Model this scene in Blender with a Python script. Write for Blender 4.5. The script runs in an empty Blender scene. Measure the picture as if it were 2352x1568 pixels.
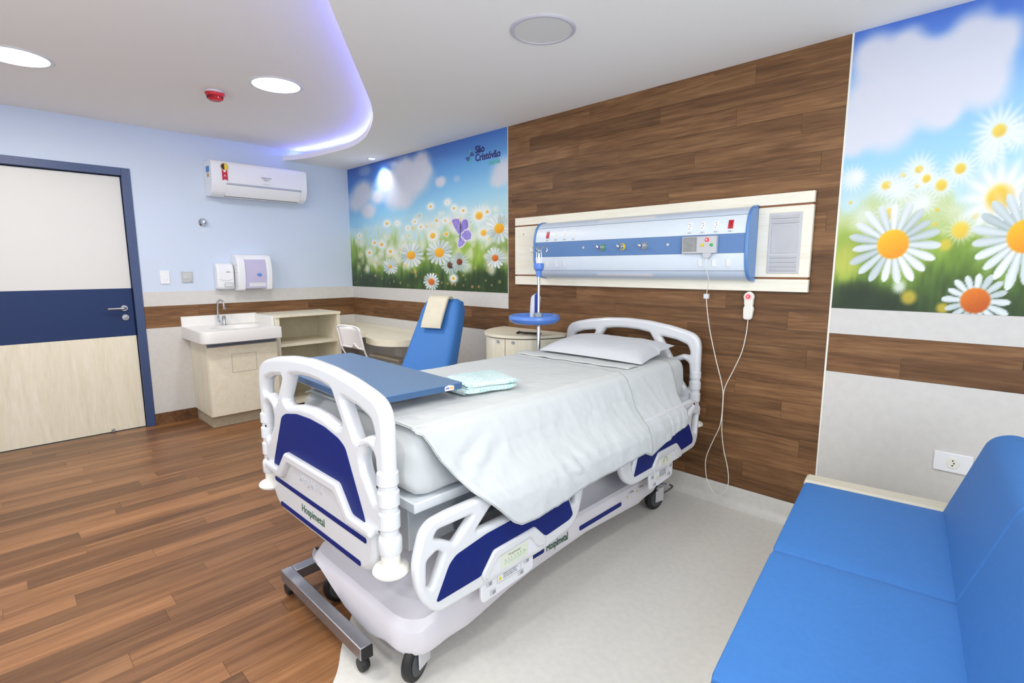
import bpy, bmesh, math, random
import numpy as np
from mathutils import Matrix, Vector, noise as mnoise

random.seed(7)
SC = bpy.context.scene
COL = SC.collection
PI = math.pi

# ------------------------------------------------------------------ camera
W, H, FPX = 2352, 1568, 1180.82821882
cam_d = bpy.data.cameras.new('camera')
cam = bpy.data.objects.new('camera', cam_d)
COL.objects.link(cam)
cam_d.sensor_width = 36.0
cam_d.sensor_fit = 'HORIZONTAL'
cam_d.lens = FPX * 36.0 / W
cam_d.clip_start = 0.02
yaw, pitch, roll = math.radians(-44.3008676), math.radians(-8.15562097), math.radians(-0.14767168)
fwd = Vector((math.sin(yaw) * math.cos(pitch), math.cos(yaw) * math.cos(pitch), math.sin(pitch)))
rt = Vector((math.cos(yaw), -math.sin(yaw), 0))
up = rt.cross(fwd)
rt2 = rt * math.cos(roll) + up * math.sin(roll)
up2 = -rt * math.sin(roll) + up * math.cos(roll)
M = Matrix((rt2, up2, -fwd)).transposed().to_4x4()
M.translation = Vector((5.26978554, -2.8758619, 1.35426034))
cam.matrix_world = M
SC.camera = cam

# ------------------------------------------------------------------ world, exposure, fill light
SC.view_settings.view_transform = 'Standard'
SC.view_settings.look = 'None'
SC.view_settings.gamma = 1.0
SC.view_settings.use_curve_mapping = False
SC.view_settings.exposure = 0.2
wd = bpy.data.worlds.new('world')
SC.world = wd
wd.use_nodes = True
wd.node_tree.nodes['Background'].inputs[0].default_value = (0.95, 0.97, 1.0, 1)
wd.node_tree.nodes['Background'].inputs[1].default_value = 1.2


def area(name, loc, size, power, color=(1, 1, 1), rot=(0, 0, 0), shape='DISK', size_y=None, spread=180):
    l = bpy.data.lights.new(name, 'AREA')
    l.shape = shape
    l.size = size
    if size_y: l.size_y = size_y
    l.energy = power
    l.color = color
    l.spread = math.radians(spread)
    o = bpy.data.objects.new(name, l)
    COL.objects.link(o)
    o.location = loc
    o.rotation_euler = rot
    return o


# unseen fill lights, set in two added window openings behind the camera
FILL_COL = (1.0, 0.985, 0.955)
area('fill_front', (3.4, -4.58, 1.55), 2.6, 10, FILL_COL, (math.radians(108), 0, 0), 'RECTANGLE', 1.5)
area('fill_right', (6.68, -2.6, 1.55), 2.2, 50, FILL_COL, (math.radians(112), 0, math.radians(90)), 'RECTANGLE', 1.5)

CEIL_POWER = 13
LIGHT_COL = (1.0, 0.965, 0.91)


# ------------------------------------------------------------------ materials
def lin(c):
    return tuple(((v / 255) / 12.92 if v / 255 <= 0.04045 else ((v / 255 + 0.055) / 1.055) ** 2.4) for v in c) + (1,)


MATS = {}


def mat(name, rgb, rough=0.5, metal=0.0, var=0.04, vscale=12, bump=0.0, bscale=200, coat=0.0, emis=None, estr=0, spec=0.5, trans=0.0, alpha=1.0, sheen=0.0):
    if name in MATS: return MATS[name]
    m = bpy.data.materials.new(name)
    m.use_nodes = True
    nt = m.node_tree
    b = nt.nodes['Principled BSDF']
    tc = nt.nodes.new('ShaderNodeTexCoord')
    n = nt.nodes.new('ShaderNodeTexNoise')
    n.inputs['Scale'].default_value = vscale
    n.inputs['Detail'].default_value = 3
    nt.links.new(tc.outputs['Object'], n.inputs['Vector'])
    r = nt.nodes.new('ShaderNodeValToRGB')
    c = lin(rgb)
    r.color_ramp.elements[0].position = 0.3
    r.color_ramp.elements[1].position = 0.7
    r.color_ramp.elements[0].color = tuple(max(0, v * (1 - var)) for v in c[:3]) + (1,)
    r.color_ramp.elements[1].color = tuple(min(1, v * (1 + var)) for v in c[:3]) + (1,)
    nt.links.new(n.outputs['Fac'], r.inputs['Fac'])
    nt.links.new(r.outputs['Color'], b.inputs['Base Color'])
    b.inputs['Roughness'].default_value = rough
    b.inputs['Metallic'].default_value = metal
    b.inputs['Specular IOR Level'].default_value = spec
    b.inputs['Coat Weight'].default_value = coat
    b.inputs['Coat Roughness'].default_value = 0.08
    b.inputs['Transmission Weight'].default_value = trans
    b.inputs['Alpha'].default_value = alpha
    b.inputs['Sheen Weight'].default_value = sheen
    if bump:
        n2 = nt.nodes.new('ShaderNodeTexNoise')
        n2.inputs['Scale'].default_value = bscale
        n2.inputs['Detail'].default_value = 2
        nt.links.new(tc.outputs['Object'], n2.inputs['Vector'])
        bp = nt.nodes.new('ShaderNodeBump')
        bp.inputs['Strength'].default_value = bump
        bp.inputs['Distance'].default_value = 0.002
        nt.links.new(n2.outputs['Fac'], bp.inputs['Height'])
        nt.links.new(bp.outputs['Normal'], b.inputs['Normal'])
    if emis:
        b.inputs['Emission Color'].default_value = emis + (1,)
        b.inputs['Emission Strength'].default_value = estr
    MATS[name] = m
    return m


def wood(name, cols, rough=0.4, gscale=1.0, vary=0.5, axis=0, stretch=0.09, bump=0.15, obj_random=True, spec=0.4):
    if name in MATS: return MATS[name]
    m = bpy.data.materials.new(name)
    m.use_nodes = True
    nt = m.node_tree
    N = nt.nodes.new
    L = nt.links.new
    b = nt.nodes['Principled BSDF']
    tc = N('ShaderNodeTexCoord')
    oi = N('ShaderNodeObjectInfo')
    mul = N('ShaderNodeVectorMath'); mul.operation = 'SCALE'
    mul.inputs[0].default_value = (37.0, 11.0, 23.0)
    if obj_random: L(oi.outputs['Random'], mul.inputs['Scale'])
    else: mul.inputs['Scale'].default_value = 0.3
    mp = N('ShaderNodeMapping')
    sc = [9 * gscale] * 3
    sc[axis] = 9 * gscale * stretch
    mp.inputs['Scale'].default_value = sc
    L(tc.outputs['Object'], mp.inputs['Vector'])
    add = N('ShaderNodeVectorMath'); add.operation = 'ADD'
    L(mp.outputs['Vector'], add.inputs[0]); L(mul.outputs['Vector'], add.inputs[1])
    n1 = N('ShaderNodeTexNoise')
    n1.inputs['Scale'].default_value = 1.3; n1.inputs['Detail'].default_value = 6
    n1.inputs['Roughness'].default_value = 0.62; n1.inputs['Distortion'].default_value = 1.2
    L(add.outputs['Vector'], n1.inputs['Vector'])
    n2 = N('ShaderNodeTexNoise')
    n2.inputs['Scale'].default_value = 9; n2.inputs['Detail'].default_value = 4
    n2.inputs['Distortion'].default_value = 0.3
    L(add.outputs['Vector'], n2.inputs['Vector'])
    mx = N('ShaderNodeMix'); mx.data_type = 'FLOAT'; mx.inputs[0].default_value = 0.4
    L(n1.outputs['Fac'], mx.inputs[2]); L(n2.outputs['Fac'], mx.inputs[3])
    r = N('ShaderNodeValToRGB')
    els = r.color_ramp.elements
    els[0].position = 0.33; els[0].color = lin(cols[0])
    els[1].position = 0.67; els[1].color = lin(cols[2])
    e = els.new(0.5); e.color = lin(cols[1])
    L(mx.outputs[0], r.inputs['Fac'])
    last = r.outputs['Color']
    if obj_random:
        # whole plank lighter or darker
        rr = N('ShaderNodeMapRange')
        rr.inputs['To Min'].default_value = 1 - vary * 0.55
        rr.inputs['To Max'].default_value = 1 + vary * 0.45
        ml = N('ShaderNodeMath'); ml.operation = 'MULTIPLY'; ml.inputs[1].default_value = 7.31
        fr = N('ShaderNodeMath'); fr.operation = 'FRACT'
        L(oi.outputs['Random'], ml.inputs[0]); L(ml.outputs[0], fr.inputs[0]); L(fr.outputs[0], rr.inputs['Value'])
        vm = N('ShaderNodeVectorMath'); vm.operation = 'SCALE'
        L(last, vm.inputs[0]); L(rr.outputs['Result'], vm.inputs['Scale'])
        last = vm.outputs['Vector']
    L(last, b.inputs['Base Color'])
    b.inputs['Roughness'].default_value = rough
    b.inputs['Specular IOR Level'].default_value = spec
    if bump:
        bp = N('ShaderNodeBump'); bp.inputs['Strength'].default_value = bump; bp.inputs['Distance'].default_value = 0.001
        L(n2.outputs['Fac'], bp.inputs['Height']); L(bp.outputs['Normal'], b.inputs['Normal'])
    MATS[name] = m
    return m


def emit(name, rgb, strength):
    if name in MATS: return MATS[name]
    m = bpy.data.materials.new(name)
    m.use_nodes = True
    b = m.node_tree.nodes['Principled BSDF']
    b.inputs['Base Color'].default_value = (0.8, 0.8, 0.8, 1)
    b.inputs['Emission Color'].default_value = rgb + (1,)
    b.inputs['Emission Strength'].default_value = strength
    MATS[name] = m
    return m


WOODW = wood('walnut_wall', [(80, 55, 34), (117, 83, 54), (143, 107, 72)], rough=0.5, gscale=1.0, spec=.3, vary=0.42, stretch=0.075)
WOODF = wood('walnut_floor', [(100, 65, 39), (132, 91, 58), (158, 113, 75)], rough=0.34, gscale=0.8, vary=0.68, stretch=0.06, spec=0.35)
BEIGE = wood('beige_laminate', [(228, 220, 194), (236, 229, 206), (243, 237, 217)], rough=0.45, gscale=1.0, vary=0.0, stretch=0.12, bump=0.04, obj_random=False)
BEIGEV = wood('beige_laminate_upright', [(228, 219, 194), (236, 229, 206), (243, 237, 219)], rough=0.45, gscale=1.0, vary=0.0, axis=2, stretch=0.12, bump=0.04, obj_random=False)
PALEW = wood('pale_oak_board', [(236, 230, 210), (243, 239, 222), (248, 245, 232)], rough=0.45, gscale=1.2, vary=0.0, stretch=0.07, bump=0.04, obj_random=False)
CEILM = mat('ceiling_paint', (248, 246, 242), 0.9, var=0.005, vscale=1)
BLUEW = mat('pale_blue_paint', (205, 218, 237), 0.8, var=0.01, vscale=2, bump=0.05, bscale=120)
WHITEP = mat('white_wall_covering', (210, 208, 204), 0.55, var=0.03, vscale=26, bump=0.1, bscale=160)
GREYF = mat('grey_speckled_vinyl', (226, 224, 218), 0.42, var=0.035, vscale=38, bump=0.05, bscale=150)
PLAST = mat('white_glossy_plastic', (218, 221, 225), 0.22, var=0.01, vscale=4, coat=0.4)
PLASTW = mat('bright_white_plastic', (238, 240, 244), 0.25, var=0.01, vscale=4, coat=0.3)
PLASTM = mat('white_satin_plastic', (226, 229, 234), 0.4, var=0.01, vscale=4)
PLASTC = mat('cream_plastic', (236, 235, 226), 0.35, var=0.01, vscale=4)
SHROUD = mat('pearl_grey_plastic', (216, 213, 220), 0.35, var=0.015, vscale=5, coat=0.15)
NAVY = mat('navy_plastic', (14, 34, 108), 0.5, spec=.2, var=0.05, vscale=60, bump=0.04, bscale=300)
SHEET = mat('white_cotton_sheet', (201, 206, 207), 0.75, var=0.01, vscale=3, bump=0.1, bscale=900, sheen=0.1)
SHEETD = mat('white_cotton_pillowcase', (205, 209, 215), 0.75, var=0.01, vscale=3, bump=0.1, bscale=900, sheen=0.1)
BLUEF = mat('royal_blue_vinyl', (62, 120, 190), 0.6, var=0.03, vscale=60, bump=0.08, bscale=400, spec=0.35)
IVORY = mat('ivory_laminate', (214, 208, 190), 0.5, var=0.01, vscale=6)
STEEL = mat('chrome', (205, 208, 212), 0.15, metal=1.0, var=0.02)
BRUSH = mat('brushed_steel', (168, 170, 176), 0.38, metal=0.9, var=0.04, vscale=30)
GREYST = mat('grey_painted_steel', (186, 194, 200), 0.4, var=0.02, vscale=5)
WHITEST = mat('white_painted_steel', (222, 229, 236), 0.3, var=0.01, vscale=5, coat=0.2)
BLACK = mat('black_rubber', (26, 27, 28), 0.5, var=0.1, vscale=30)
DGREY = mat('dark_grey_plastic', (70, 74, 78), 0.5, var=0.05)
MGREY = mat('mid_grey_plastic', (146, 150, 158), 0.45, var=0.02)
LGREY = mat('light_grey_plastic', (200, 201, 205), 0.45, var=0.02)
TABLEB = mat('slate_blue_laminate', (94, 124, 162), 0.36, var=0.03, vscale=50, bump=0.06, bscale=260)
TABLEE = mat('slate_blue_edge', (66, 98, 138), 0.4, var=0.02)
TRAYB = mat('cornflower_plastic', (96, 142, 226), 0.3, var=0.02, coat=0.2)
DOORB = mat('door_navy_laminate', (36, 56, 100), 0.5, spec=.25, var=0.05, vscale=90)
FRAMEB = mat('door_frame_blue', (60, 78, 120), 0.4, var=0.04, vscale=60)
DOORW = mat('door_white_laminate', (218, 218, 215), 0.4, var=0.006, vscale=3)
ICEB = mat('ice_blue_metal', (222, 233, 244), 0.35, var=0.01, vscale=5)
ICEB2 = mat('pale_ice_blue_metal', (206, 220, 238), 0.3, var=0.01, vscale=5)
MIDB = mat('steel_blue_band', (96, 134, 186), 0.5, var=0.02, vscale=8)
CAPB = mat('blue_end_cap', (92, 140, 200), 0.35, var=0.02, coat=0.2)
RED = mat('red_plastic', (190, 22, 40), 0.35, var=0.03)
GREEN = mat('green_plastic', (58, 176, 96), 0.35, var=0.03)
YELL = mat('yellow_plastic', (228, 206, 40), 0.35, var=0.03)
INK = mat('dark_ink', (40, 44, 50), 0.6, var=0.0)
GINK = mat('green_ink', (36, 84, 56), 0.6, var=0.0)
LNAVY = mat('navy_ink', (42, 38, 110), 0.6, var=0.0)
LTEAL = mat('teal_ink', (84, 178, 176), 0.6, var=0.0)
BROWNG = mat('brown_groove', (150, 104, 74), 0.6, var=0.05)
CREAML = mat('cream_label', (222, 226, 208), 0.4, var=0.02)


# ------------------------------------------------------------------ helpers
MW = {}


def empty(name, loc, rz=0, label=None, cat=None, group=None, kind=None):
    o = bpy.data.objects.new(name, None)
    COL.objects.link(o)
    o.location = loc
    o.rotation_euler = (0, 0, rz)
    o.empty_display_size = 0.05
    MW[o] = Matrix.Translation(Vector(loc)) @ Matrix.Rotation(rz, 4, 'Z')
    tag(o, label, cat, group, kind)
    return o


def tag(o, label=None, cat=None, group=None, kind=None):
    if label: o['label'] = label
    if cat: o['category'] = cat
    if group: o['group'] = group
    if kind: o['kind'] = kind
    return o


def link_mesh(name, me, m, parent=None, local=False, smooth=True, bevel=0, subsurf=0, label=None):
    o = bpy.data.objects.new(name, me)
    COL.objects.link(o)
    if parent is not None:
        o.parent = parent
        if not local: me.transform(MW[parent].inverted())
        MW[o] = MW[parent]
    else:
        MW[o] = Matrix.Identity(4)
    if m is not None:
        me.materials.clear()
        me.materials.append(m)
    if smooth:
        me.polygons.foreach_set('use_smooth', [True] * len(me.polygons))
        try: me.set_sharp_from_angle(angle=math.radians(35))
        except Exception: pass
    if bevel:
        md = o.modifiers.new('bevel', 'BEVEL'); md.width = bevel; md.segments = 2; md.limit_method = 'ANGLE'
        md.angle_limit = math.radians(40); md.harden_normals = False
    if subsurf:
        md = o.modifiers.new('sub', 'SUBSURF'); md.levels = subsurf; md.render_levels = subsurf
    if label: o['label'] = label
    return o


class MB:
    def __init__(s): s.bm = bmesh.new()

    def box(s, x0, x1, y0, y1, z0, z1, mtx=None):
        vs = [s.bm.verts.new((x, y, z)) for x in (x0, x1) for y in (y0, y1) for z in (z0, z1)]
        if mtx: 
            for v in vs: v.co = mtx @ v.co
        for f in ((0, 1, 3, 2), (4, 6, 7, 5), (0, 4, 5, 1), (2, 3, 7, 6), (0, 2, 6, 4), (1, 5, 7, 3)):
            s.bm.faces.new([vs[i] for i in f])
        return s

    def prism(s, poly, a, b, axis='z', mtx=None):
        def P(p, t):
            if axis == 'z': v = Vector((p[0], p[1], t))
            elif axis == 'y': v = Vector((p[0], t, p[1]))
            else: v = Vector((t, p[0], p[1]))
            return mtx @ v if mtx else v
        A = [s.bm.verts.new(P(p, a)) for p in poly]
        B = [s.bm.verts.new(P(p, b)) for p in poly]
        n = len(poly)
        s.bm.faces.new(A[::-1]); s.bm.faces.new(B)
        for i in range(n): s.bm.faces.new((A[i], A[(i + 1) % n], B[(i + 1) % n], B[i]))
        return s

    def rings(s, rings, cap0=True, cap1=True, closed=False):
        R = [[s.bm.verts.new(p) for p in r] for r in rings]
        n = len(R[0])
        pairs = list(zip(R[:-1], R[1:]))
        if closed: pairs.append((R[-1], R[0]))
        for a, b in pairs:
            for i in range(n):
                s.bm.faces.new((a[i], a[(i + 1) % n], b[(i + 1) % n], b[i]))
        if not closed:
            if cap0: s.bm.faces.new(R[0][::-1])
            if cap1: s.bm.faces.new(R[-1])
        return s

    def lathe(s, prof, c=(0, 0, 0), axis='z', n=24, sx=1, sy=1):
        rs = []
        for r, t in prof:
            ring = []
            for i in range(n):
                a = 2 * PI * i / n
                u, v = r * math.cos(a) * sx, r * math.sin(a) * sy
                if axis == 'z': p = (c[0] + u, c[1] + v, c[2] + t)
                elif axis == 'y': p = (c[0] + u, c[1] + t, c[2] + v)
                else: p = (c[0] + t, c[1] + u, c[2] + v)
                ring.append(p)
            rs.append(ring)
        return s.rings(rs)

    def tube(s, pts, r, n=10, closed=False):
        pts = [Vector(p) for p in pts]
        rs = []
        N = len(pts)
        prev = None
        for i, p in enumerate(pts):
            a = pts[(i - 1) % N] if (closed or i > 0) else p
            b = pts[(i + 1) % N] if (closed or i < N - 1) else p
            t = (b - a).normalized()
            if prev is None:
                ref = Vector((0, 0, 1)) if abs(t.z) < 0.9 else Vector((1, 0, 0))
                u = t.cross(ref).normalized()
            else:
                u = (prev - t * prev.dot(t)).normalized()
            prev = u
            v = t.cross(u)
            rr = r[i] if isinstance(r, (list, tuple)) else r
            rs.append([p + u * (rr * math.cos(2 * PI * k / n)) + v * (rr * math.sin(2 * PI * k / n)) for k in range(n)])
        return s.rings(rs, closed=closed)

    def build(s, name, m, parent=None, **k):
        bmesh.ops.recalc_face_normals(s.bm, faces=s.bm.faces[:])
        me = bpy.data.meshes.new(name)
        s.bm.to_mesh(me)
        s.bm.free()
        return link_mesh(name, me, m, parent, **k)


def rc(pts, r, n=5):
    out = []
    N = len(pts)
    rs = r if isinstance(r, (list, tuple)) else [r] * N
    for i in range(N):
        p = Vector(pts[i]).to_2d(); a = Vector(pts[i - 1]).to_2d(); b = Vector(pts[(i + 1) % N]).to_2d()
        da, db = a - p, b - p
        rr = min(rs[i], da.length * 0.49, db.length * 0.49)
        if rr < 1e-5: out.append((p.x, p.y)); continue
        pa, pb = p + da.normalized() * rr, p + db.normalized() * rr
        for k in range(n + 1):
            t = k / n
            q = pa * (1 - t) ** 2 + p * 2 * t * (1 - t) + pb * t * t
            out.append((q.x, q.y))
    return out


def mirror(half):
    """half: points with u>=0, going clockwise from the top centre; adds the other half"""
    return half + [(-u, v) for u, v in half[::-1] if abs(u) > 1e-6]


def crv(pts, n=8, closed=False):
    P = [Vector(p) for p in pts]
    out = []
    N = len(P)
    rng = range(N) if closed else range(N - 1)
    for i in rng:
        p0 = P[(i - 1) % N] if (closed or i > 0) else P[0] * 2 - P[1]
        p1 = P[i]; p2 = P[(i + 1) % N]
        p3 = P[(i + 2) % N] if (closed or i + 2 < N) else P[-1] * 2 - P[-2]
        for k in range(n):
            t = k / n
            out.append(0.5 * ((2 * p1) + (p2 - p0) * t + (2 * p0 - 5 * p1 + 4 * p2 - p3) * t * t + (3 * p1 - p0 - 3 * p2 + p3) * t ** 3))
    if not closed: out.append(P[-1])
    return out


PLANES = {'xz': Matrix(((1, 0, 0, 0), (0, 0, -1, 0), (0, 1, 0, 0), (0, 0, 0, 1))),   # x->X  y->Z  z->-Y
          'yz': Matrix(((0, 0, 1, 0), (1, 0, 0, 0), (0, 1, 0, 0), (0, 0, 0, 1))),    # x->Y  y->Z  z->X
          'xy': Matrix.Identity(4)}


def curve_mesh(name, cu, mtx):
    o = bpy.data.objects.new('tmp', cu)
    COL.objects.link(o)
    dg = bpy.context.evaluated_depsgraph_get()
    me = bpy.data.meshes.new_from_object(o.evaluated_get(dg))
    me.name = name
    bpy.data.objects.remove(o)
    bpy.data.curves.remove(cu)
    me.transform(mtx)
    return me


def shape(name, loops, thick, bev, plane, depth, m, parent=None, bres=3, **k):
    """flat shape with holes, rounded edges; depth = world position of its middle along the plane's normal"""
    cu = bpy.data.curves.new('shape', 'CURVE')
    cu.dimensions = '2D'
    cu.fill_mode = 'BOTH'
    for lp in loops:
        sp = cu.splines.new('POLY')
        sp.points.add(len(lp) - 1)
        for i, p in enumerate(lp): sp.points[i].co = (p[0], p[1], 0, 1)
        sp.use_cyclic_u = True
    cu.extrude = max(0.0, thick / 2 - bev)
    cu.bevel_depth = bev
    cu.bevel_resolution = bres
    cu.offset = -bev
    mtx = PLANES[plane].copy()
    T = {'xz': Matrix.Translation((0, depth, 0)), 'yz': Matrix.Translation((depth, 0, 0)), 'xy': Matrix.Translation((0, 0, depth))}[plane]
    me = curve_mesh(name, cu, T @ mtx)
    return link_mesh(name, me, m, parent, **k)


def text(name, s, size, mtx, m, parent=None, ext=0.0006, sx=1.0, align='LEFT', label=None, shear=0, bold=0.0):
    cu = bpy.data.curves.new('text', 'FONT')
    cu.body = s
    cu.size = size
    cu.extrude = ext
    cu.align_x = align
    cu.shear = shear
    cu.offset = bold
    cu.resolution_u = 3
    me = curve_mesh(name, cu, mtx @ Matrix.Scale(sx, 4, (1, 0, 0)))
    return link_mesh(name, me, m, parent, smooth=False, label=label)


def onY(x, y, z): return Matrix.Translation((x, y, z)) @ Matrix.Rotation(PI / 2, 4, 'X')           # faces -Y
def onX(x, y, z): return Matrix.Translation((x, y, z)) @ Matrix.Rotation(PI / 2, 4, 'Z') @ Matrix.Rotation(PI / 2, 4, 'X')  # faces +X


# ------------------------------------------------------------------ room
RX, RY = 6.6, -4.5            # right wall, front wall
ZC, ZU = 2.40, 2.51
ZM, Z2, Z3 = 1.158, 1.035, 0.847
XA, XB = 2.43, 4.634
ROW = 0.0945

floor = MB().box(-.12, RX, RY, 0, -0.06, -0.003).build('floor', mat('floor_screed', (120, 110, 100), 0.8), smooth=False)
tag(floor, kind='structure')

# grey vinyl laid round the bed, its curved edge meeting the wood planks
edge = crv([(2.5, 0.0), (2.62, -0.7), (2.95, -1.35), (3.3, -1.78), (3.61, -2.07), (3.79, -2.21), (4.0, -2.5), (4.1, -2.9), (4.12, -3.4), (4.12, RY)], 8)
vin = [(p.x, p.y) for p in (Vector((e[0], e[1])) for e in edge)] + [(RX, RY), (RX, 0)]
gv = MB().prism(vin, -0.002, 0.0016).build('floor', GREYF, smooth=False)
tag(gv, kind='structure')


def vin_x(y):
    best = None
    for a, b in zip(edge[:-1], edge[1:]):
        if (a[1] >= y >= b[1]):
            t = (a[1] - y) / max(1e-6, a[1] - b[1]); return a[0] + (b[0] - a[0]) * t
    return 4.12


plank_cache = {}


def plank(L, w, t, m, name='plank'):
    k = (round(L, 3), round(w, 4), m.name)
    if k in plank_cache: return plank_cache[k]
    g = 0.0004
    bm = bmesh.new()
    e = 0.0008
    lo = [(-L / 2 + g, -w / 2 + g), (L / 2 - g, -w / 2 + g), (L / 2 - g, w / 2 - g), (-L / 2 + g, w / 2 - g)]
    hi = [(x - e * (1 if x > 0 else -1), y - e * (1 if y > 0 else -1)) for x, y in lo]
    A = [bm.verts.new((x, y, 0)) for x, y in lo]; B = [bm.verts.new((x, y, t - e / 2)) for x, y in lo]; C_ = [bm.verts.new((x, y, t)) for x, y in hi]
    bm.faces.new(A[::-1]); bm.faces.new(C_)
    for P, Q in ((A, B), (B, C_)):
        for i in range(4): bm.faces.new((P[i], P[(i + 1) % 4], Q[(i + 1) % 4], Q[i]))
    me = bpy.data.meshes.new('plank')
    bm.to_mesh(me); bm.free()
    me.materials.append(m)
    plank_cache[k] = me
    return me


def add_plank(me, mtx, parent):
    o = bpy.data.objects.new('plank', me)
    COL.objects.link(o)
    o.parent = parent
    o.matrix_local = mtx
    return o


# floor planks run along y
known = {33: -2.647, 31: -2.498, 36: -2.427, 28: -2.292, 25: -2.43, 22: -2.654, 15: -2.072, 34: -2.152, 29: -2.0, 27: -2.739, 26: -1.918, 23: -2.16, 20: -2.658, 24: -2.872, 17: -2.446}
PL = 1.035
for i in range(-1, 43):
    x0 = 0.0155 + i * ROW
    a, b = max(x0, 0.0), x0 + ROW
    off = known.get(i, -random.uniform(0, PL))
    y = off
    while y < 0: y += PL
    while y > RY:
        y1, y0 = min(0, y), max(RY, y - PL)
        if y1 - y0 > 0.03:
            # leave out what lies wholly below the grey vinyl
            if a < max(vin_x(y1), vin_x(y0), vin_x((y0 + y1) / 2)) + 0.02:
                L_ = y1 - y0
                me = plank(L_, b - a, 0.003, WOODF)
                add_plank(me, Matrix.Translation(((a + b) / 2, (y0 + y1) / 2, -0.003)) @ Matrix.Rotation(PI / 2, 4, 'Z'), floor)
        y -= PL

# ceilings: upper slab over everything, dropped slab with curved cove edge
up_ = MB().box(-0.1, RX + 0.1, RY - 0.1, 0.1, ZU, ZU + 0.08).build('ceiling', CEILM, smooth=False)
tag(up_, kind='structure')
cove = crv([(0, -.69), (.2, -.60), (.42, -.55), (.7, -.515), (.98, -.503), (1.25, -.55), (1.5, -.635), (1.876, -.812), (2.172, -1.0), (2.43, -1.195), (2.77, -1.46), (3.106, -1.72), (3.5, -2.02), (4.2, -2.55), (5.2, -3.3), (6.6, -4.35)], 6)
cpts = [(p.x, p.y) for p in (Vector((c[0], c[1])) for c in cove)]
slab = MB().prism(cpts + [(RX, 0), (0, 0)], ZC, ZC + 0.045).build('ceiling', CEILM, smooth=False)
tag(slab, kind='structure')
# LED strip lying on top of the dropped slab, set back from its edge
cp = [Vector((x, y)) for x, y in cpts]
strip = []
for i, p in enumerate(cp):
    t = (cp[min(i + 1, len(cp) - 1)] - cp[max(i - 1, 0)]).normalized()
    nrm = Vector((-t.y, t.x))          # towards the slab
    q = p + nrm * 0.085
    if 0.02 < q.x < RX - 0.02: strip.append((q.x, q.y, ZC + 0.051))
led = MB().tube(strip, 0.006, 6).build('led_strip', emit('led_violet_blue', (0.17, 0.20, 1.0), 26), None)
tag(led, 'violet-blue LED strip glowing along the curved cove of the dropped ceiling', 'light strip')

# walls (thin solid boxes outside the room) -----------------------------------------
T = 0.12
wl = MB().box(-T, 0, -1.94, 0, 0, ZU).box(-T, 0, RY, -3.08, 0, ZU).box(-T, 0, -3.08, -1.94, 2.16, ZU).build('wall_left', BLUEW, smooth=False)
tag(wl, kind='structure')
wb = MB().box(-T, RX + T, 0, T, 0, ZU).build('wall_back', WHITEP, smooth=False)
tag(wb, kind='structure')
wr = MB().box(RX, RX + T, -3.75, -1.45, 0, .75).box(RX, RX + T, -3.75, -1.45, 2.35, ZU).box(RX, RX + T, RY, -3.75, 0, ZU).box(RX, RX + T, -1.45, 0, 0, ZU).build('wall_right', BLUEW, smooth=False)
tag(wr, kind='structure')
wf = MB().box(-T, 2.05, RY - T, RY, 0, ZU).box(4.75, RX + T, RY - T, RY, 0, ZU).box(2.05, 4.75, RY - T, RY, 0, .75).box(2.05, 4.75, RY - T, RY, 2.35, ZU).build('wall_front', BLUEW, smooth=False)
tag(wf, kind='structure')
for nm, fr in (('added_window_1', lambda b: b.box(2.05, 2.1, RY - .08, RY - .03, .75, 2.35).box(4.7, 4.75, RY - .08, RY - .03, .75, 2.35).box(2.1, 4.7, RY - .08, RY - .03, .75, .8).box(2.1, 4.7, RY - .08, RY - .03, 2.3, 2.35).box(3.38, 3.42, RY - .08, RY - .03, .8, 2.3)),
               ('added_window_2', lambda b: b.box(RX + .03, RX + .08, -3.75, -3.7, .75, 2.35).box(RX + .03, RX + .08, -1.5, -1.45, .75, 2.35).box(RX + .03, RX + .08, -3.7, -1.5, .75, .8).box(RX + .03, RX + .08, -3.7, -1.5, 2.3, 2.35).box(RX + .03, RX + .08, -2.62, -2.58, .8, 2.3))):
    b = MB(); fr(b)
    tag(b.build(nm, WHITEST, smooth=False), kind='structure')  # unseen windows, made up to hold the fill lights

# left wall cladding: white strip, brown plank band, white wainscot, wood skirting
D_ = 0.004
LW = -1.94
b = MB().box(0, D_, LW, 0, Z2, ZM).build('panel', WHITEP, wl, smooth=False)
b = MB().box(0, D_, LW, 0, 0.1, Z3).build('panel', WHITEP, wl, smooth=False)
sk = MB().box(0, 0.006, LW, 0, 0, 0.1).build('baseboard_left', WOODW, smooth=False); tag(sk, kind='structure')


def rowsplanks(parent, base, x0, x1, zrow, seams, rowh, depth):
    """planks on the wall_back (base='y') from x0 to x1 or on the left wall (base='x')"""
    cuts = [x0] + sorted(s for s in seams if x0 + 0.02 < s < x1 - 0.02) + [x1]
    for a, b in zip(cuts[:-1], cuts[1:]):
        me = plank(b - a, rowh, 0.004, WOODW)
        if base == 'y':
            mtx = Matrix.Translation(((a + b) / 2, -depth, zrow + rowh / 2)) @ Matrix.Rotation(PI / 2, 4, 'X')
        else:
            mtx = Matrix.Translation((depth, (a + b) / 2, zrow + rowh / 2)) @ Matrix.Rotation(PI / 2, 4, 'Z') @ Matrix.Rotation(PI / 2, 4, 'X')
        add_plank(me, mtx, parent)


RH = (Z2 - Z3) / 2
rowsplanks(wl, 'x', LW, 0, Z3, [-1.62, -.36], RH, 0)
rowsplanks(wl, 'x', LW, 0, Z3 + RH, [-1.53, -.52], RH, 0)

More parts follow.
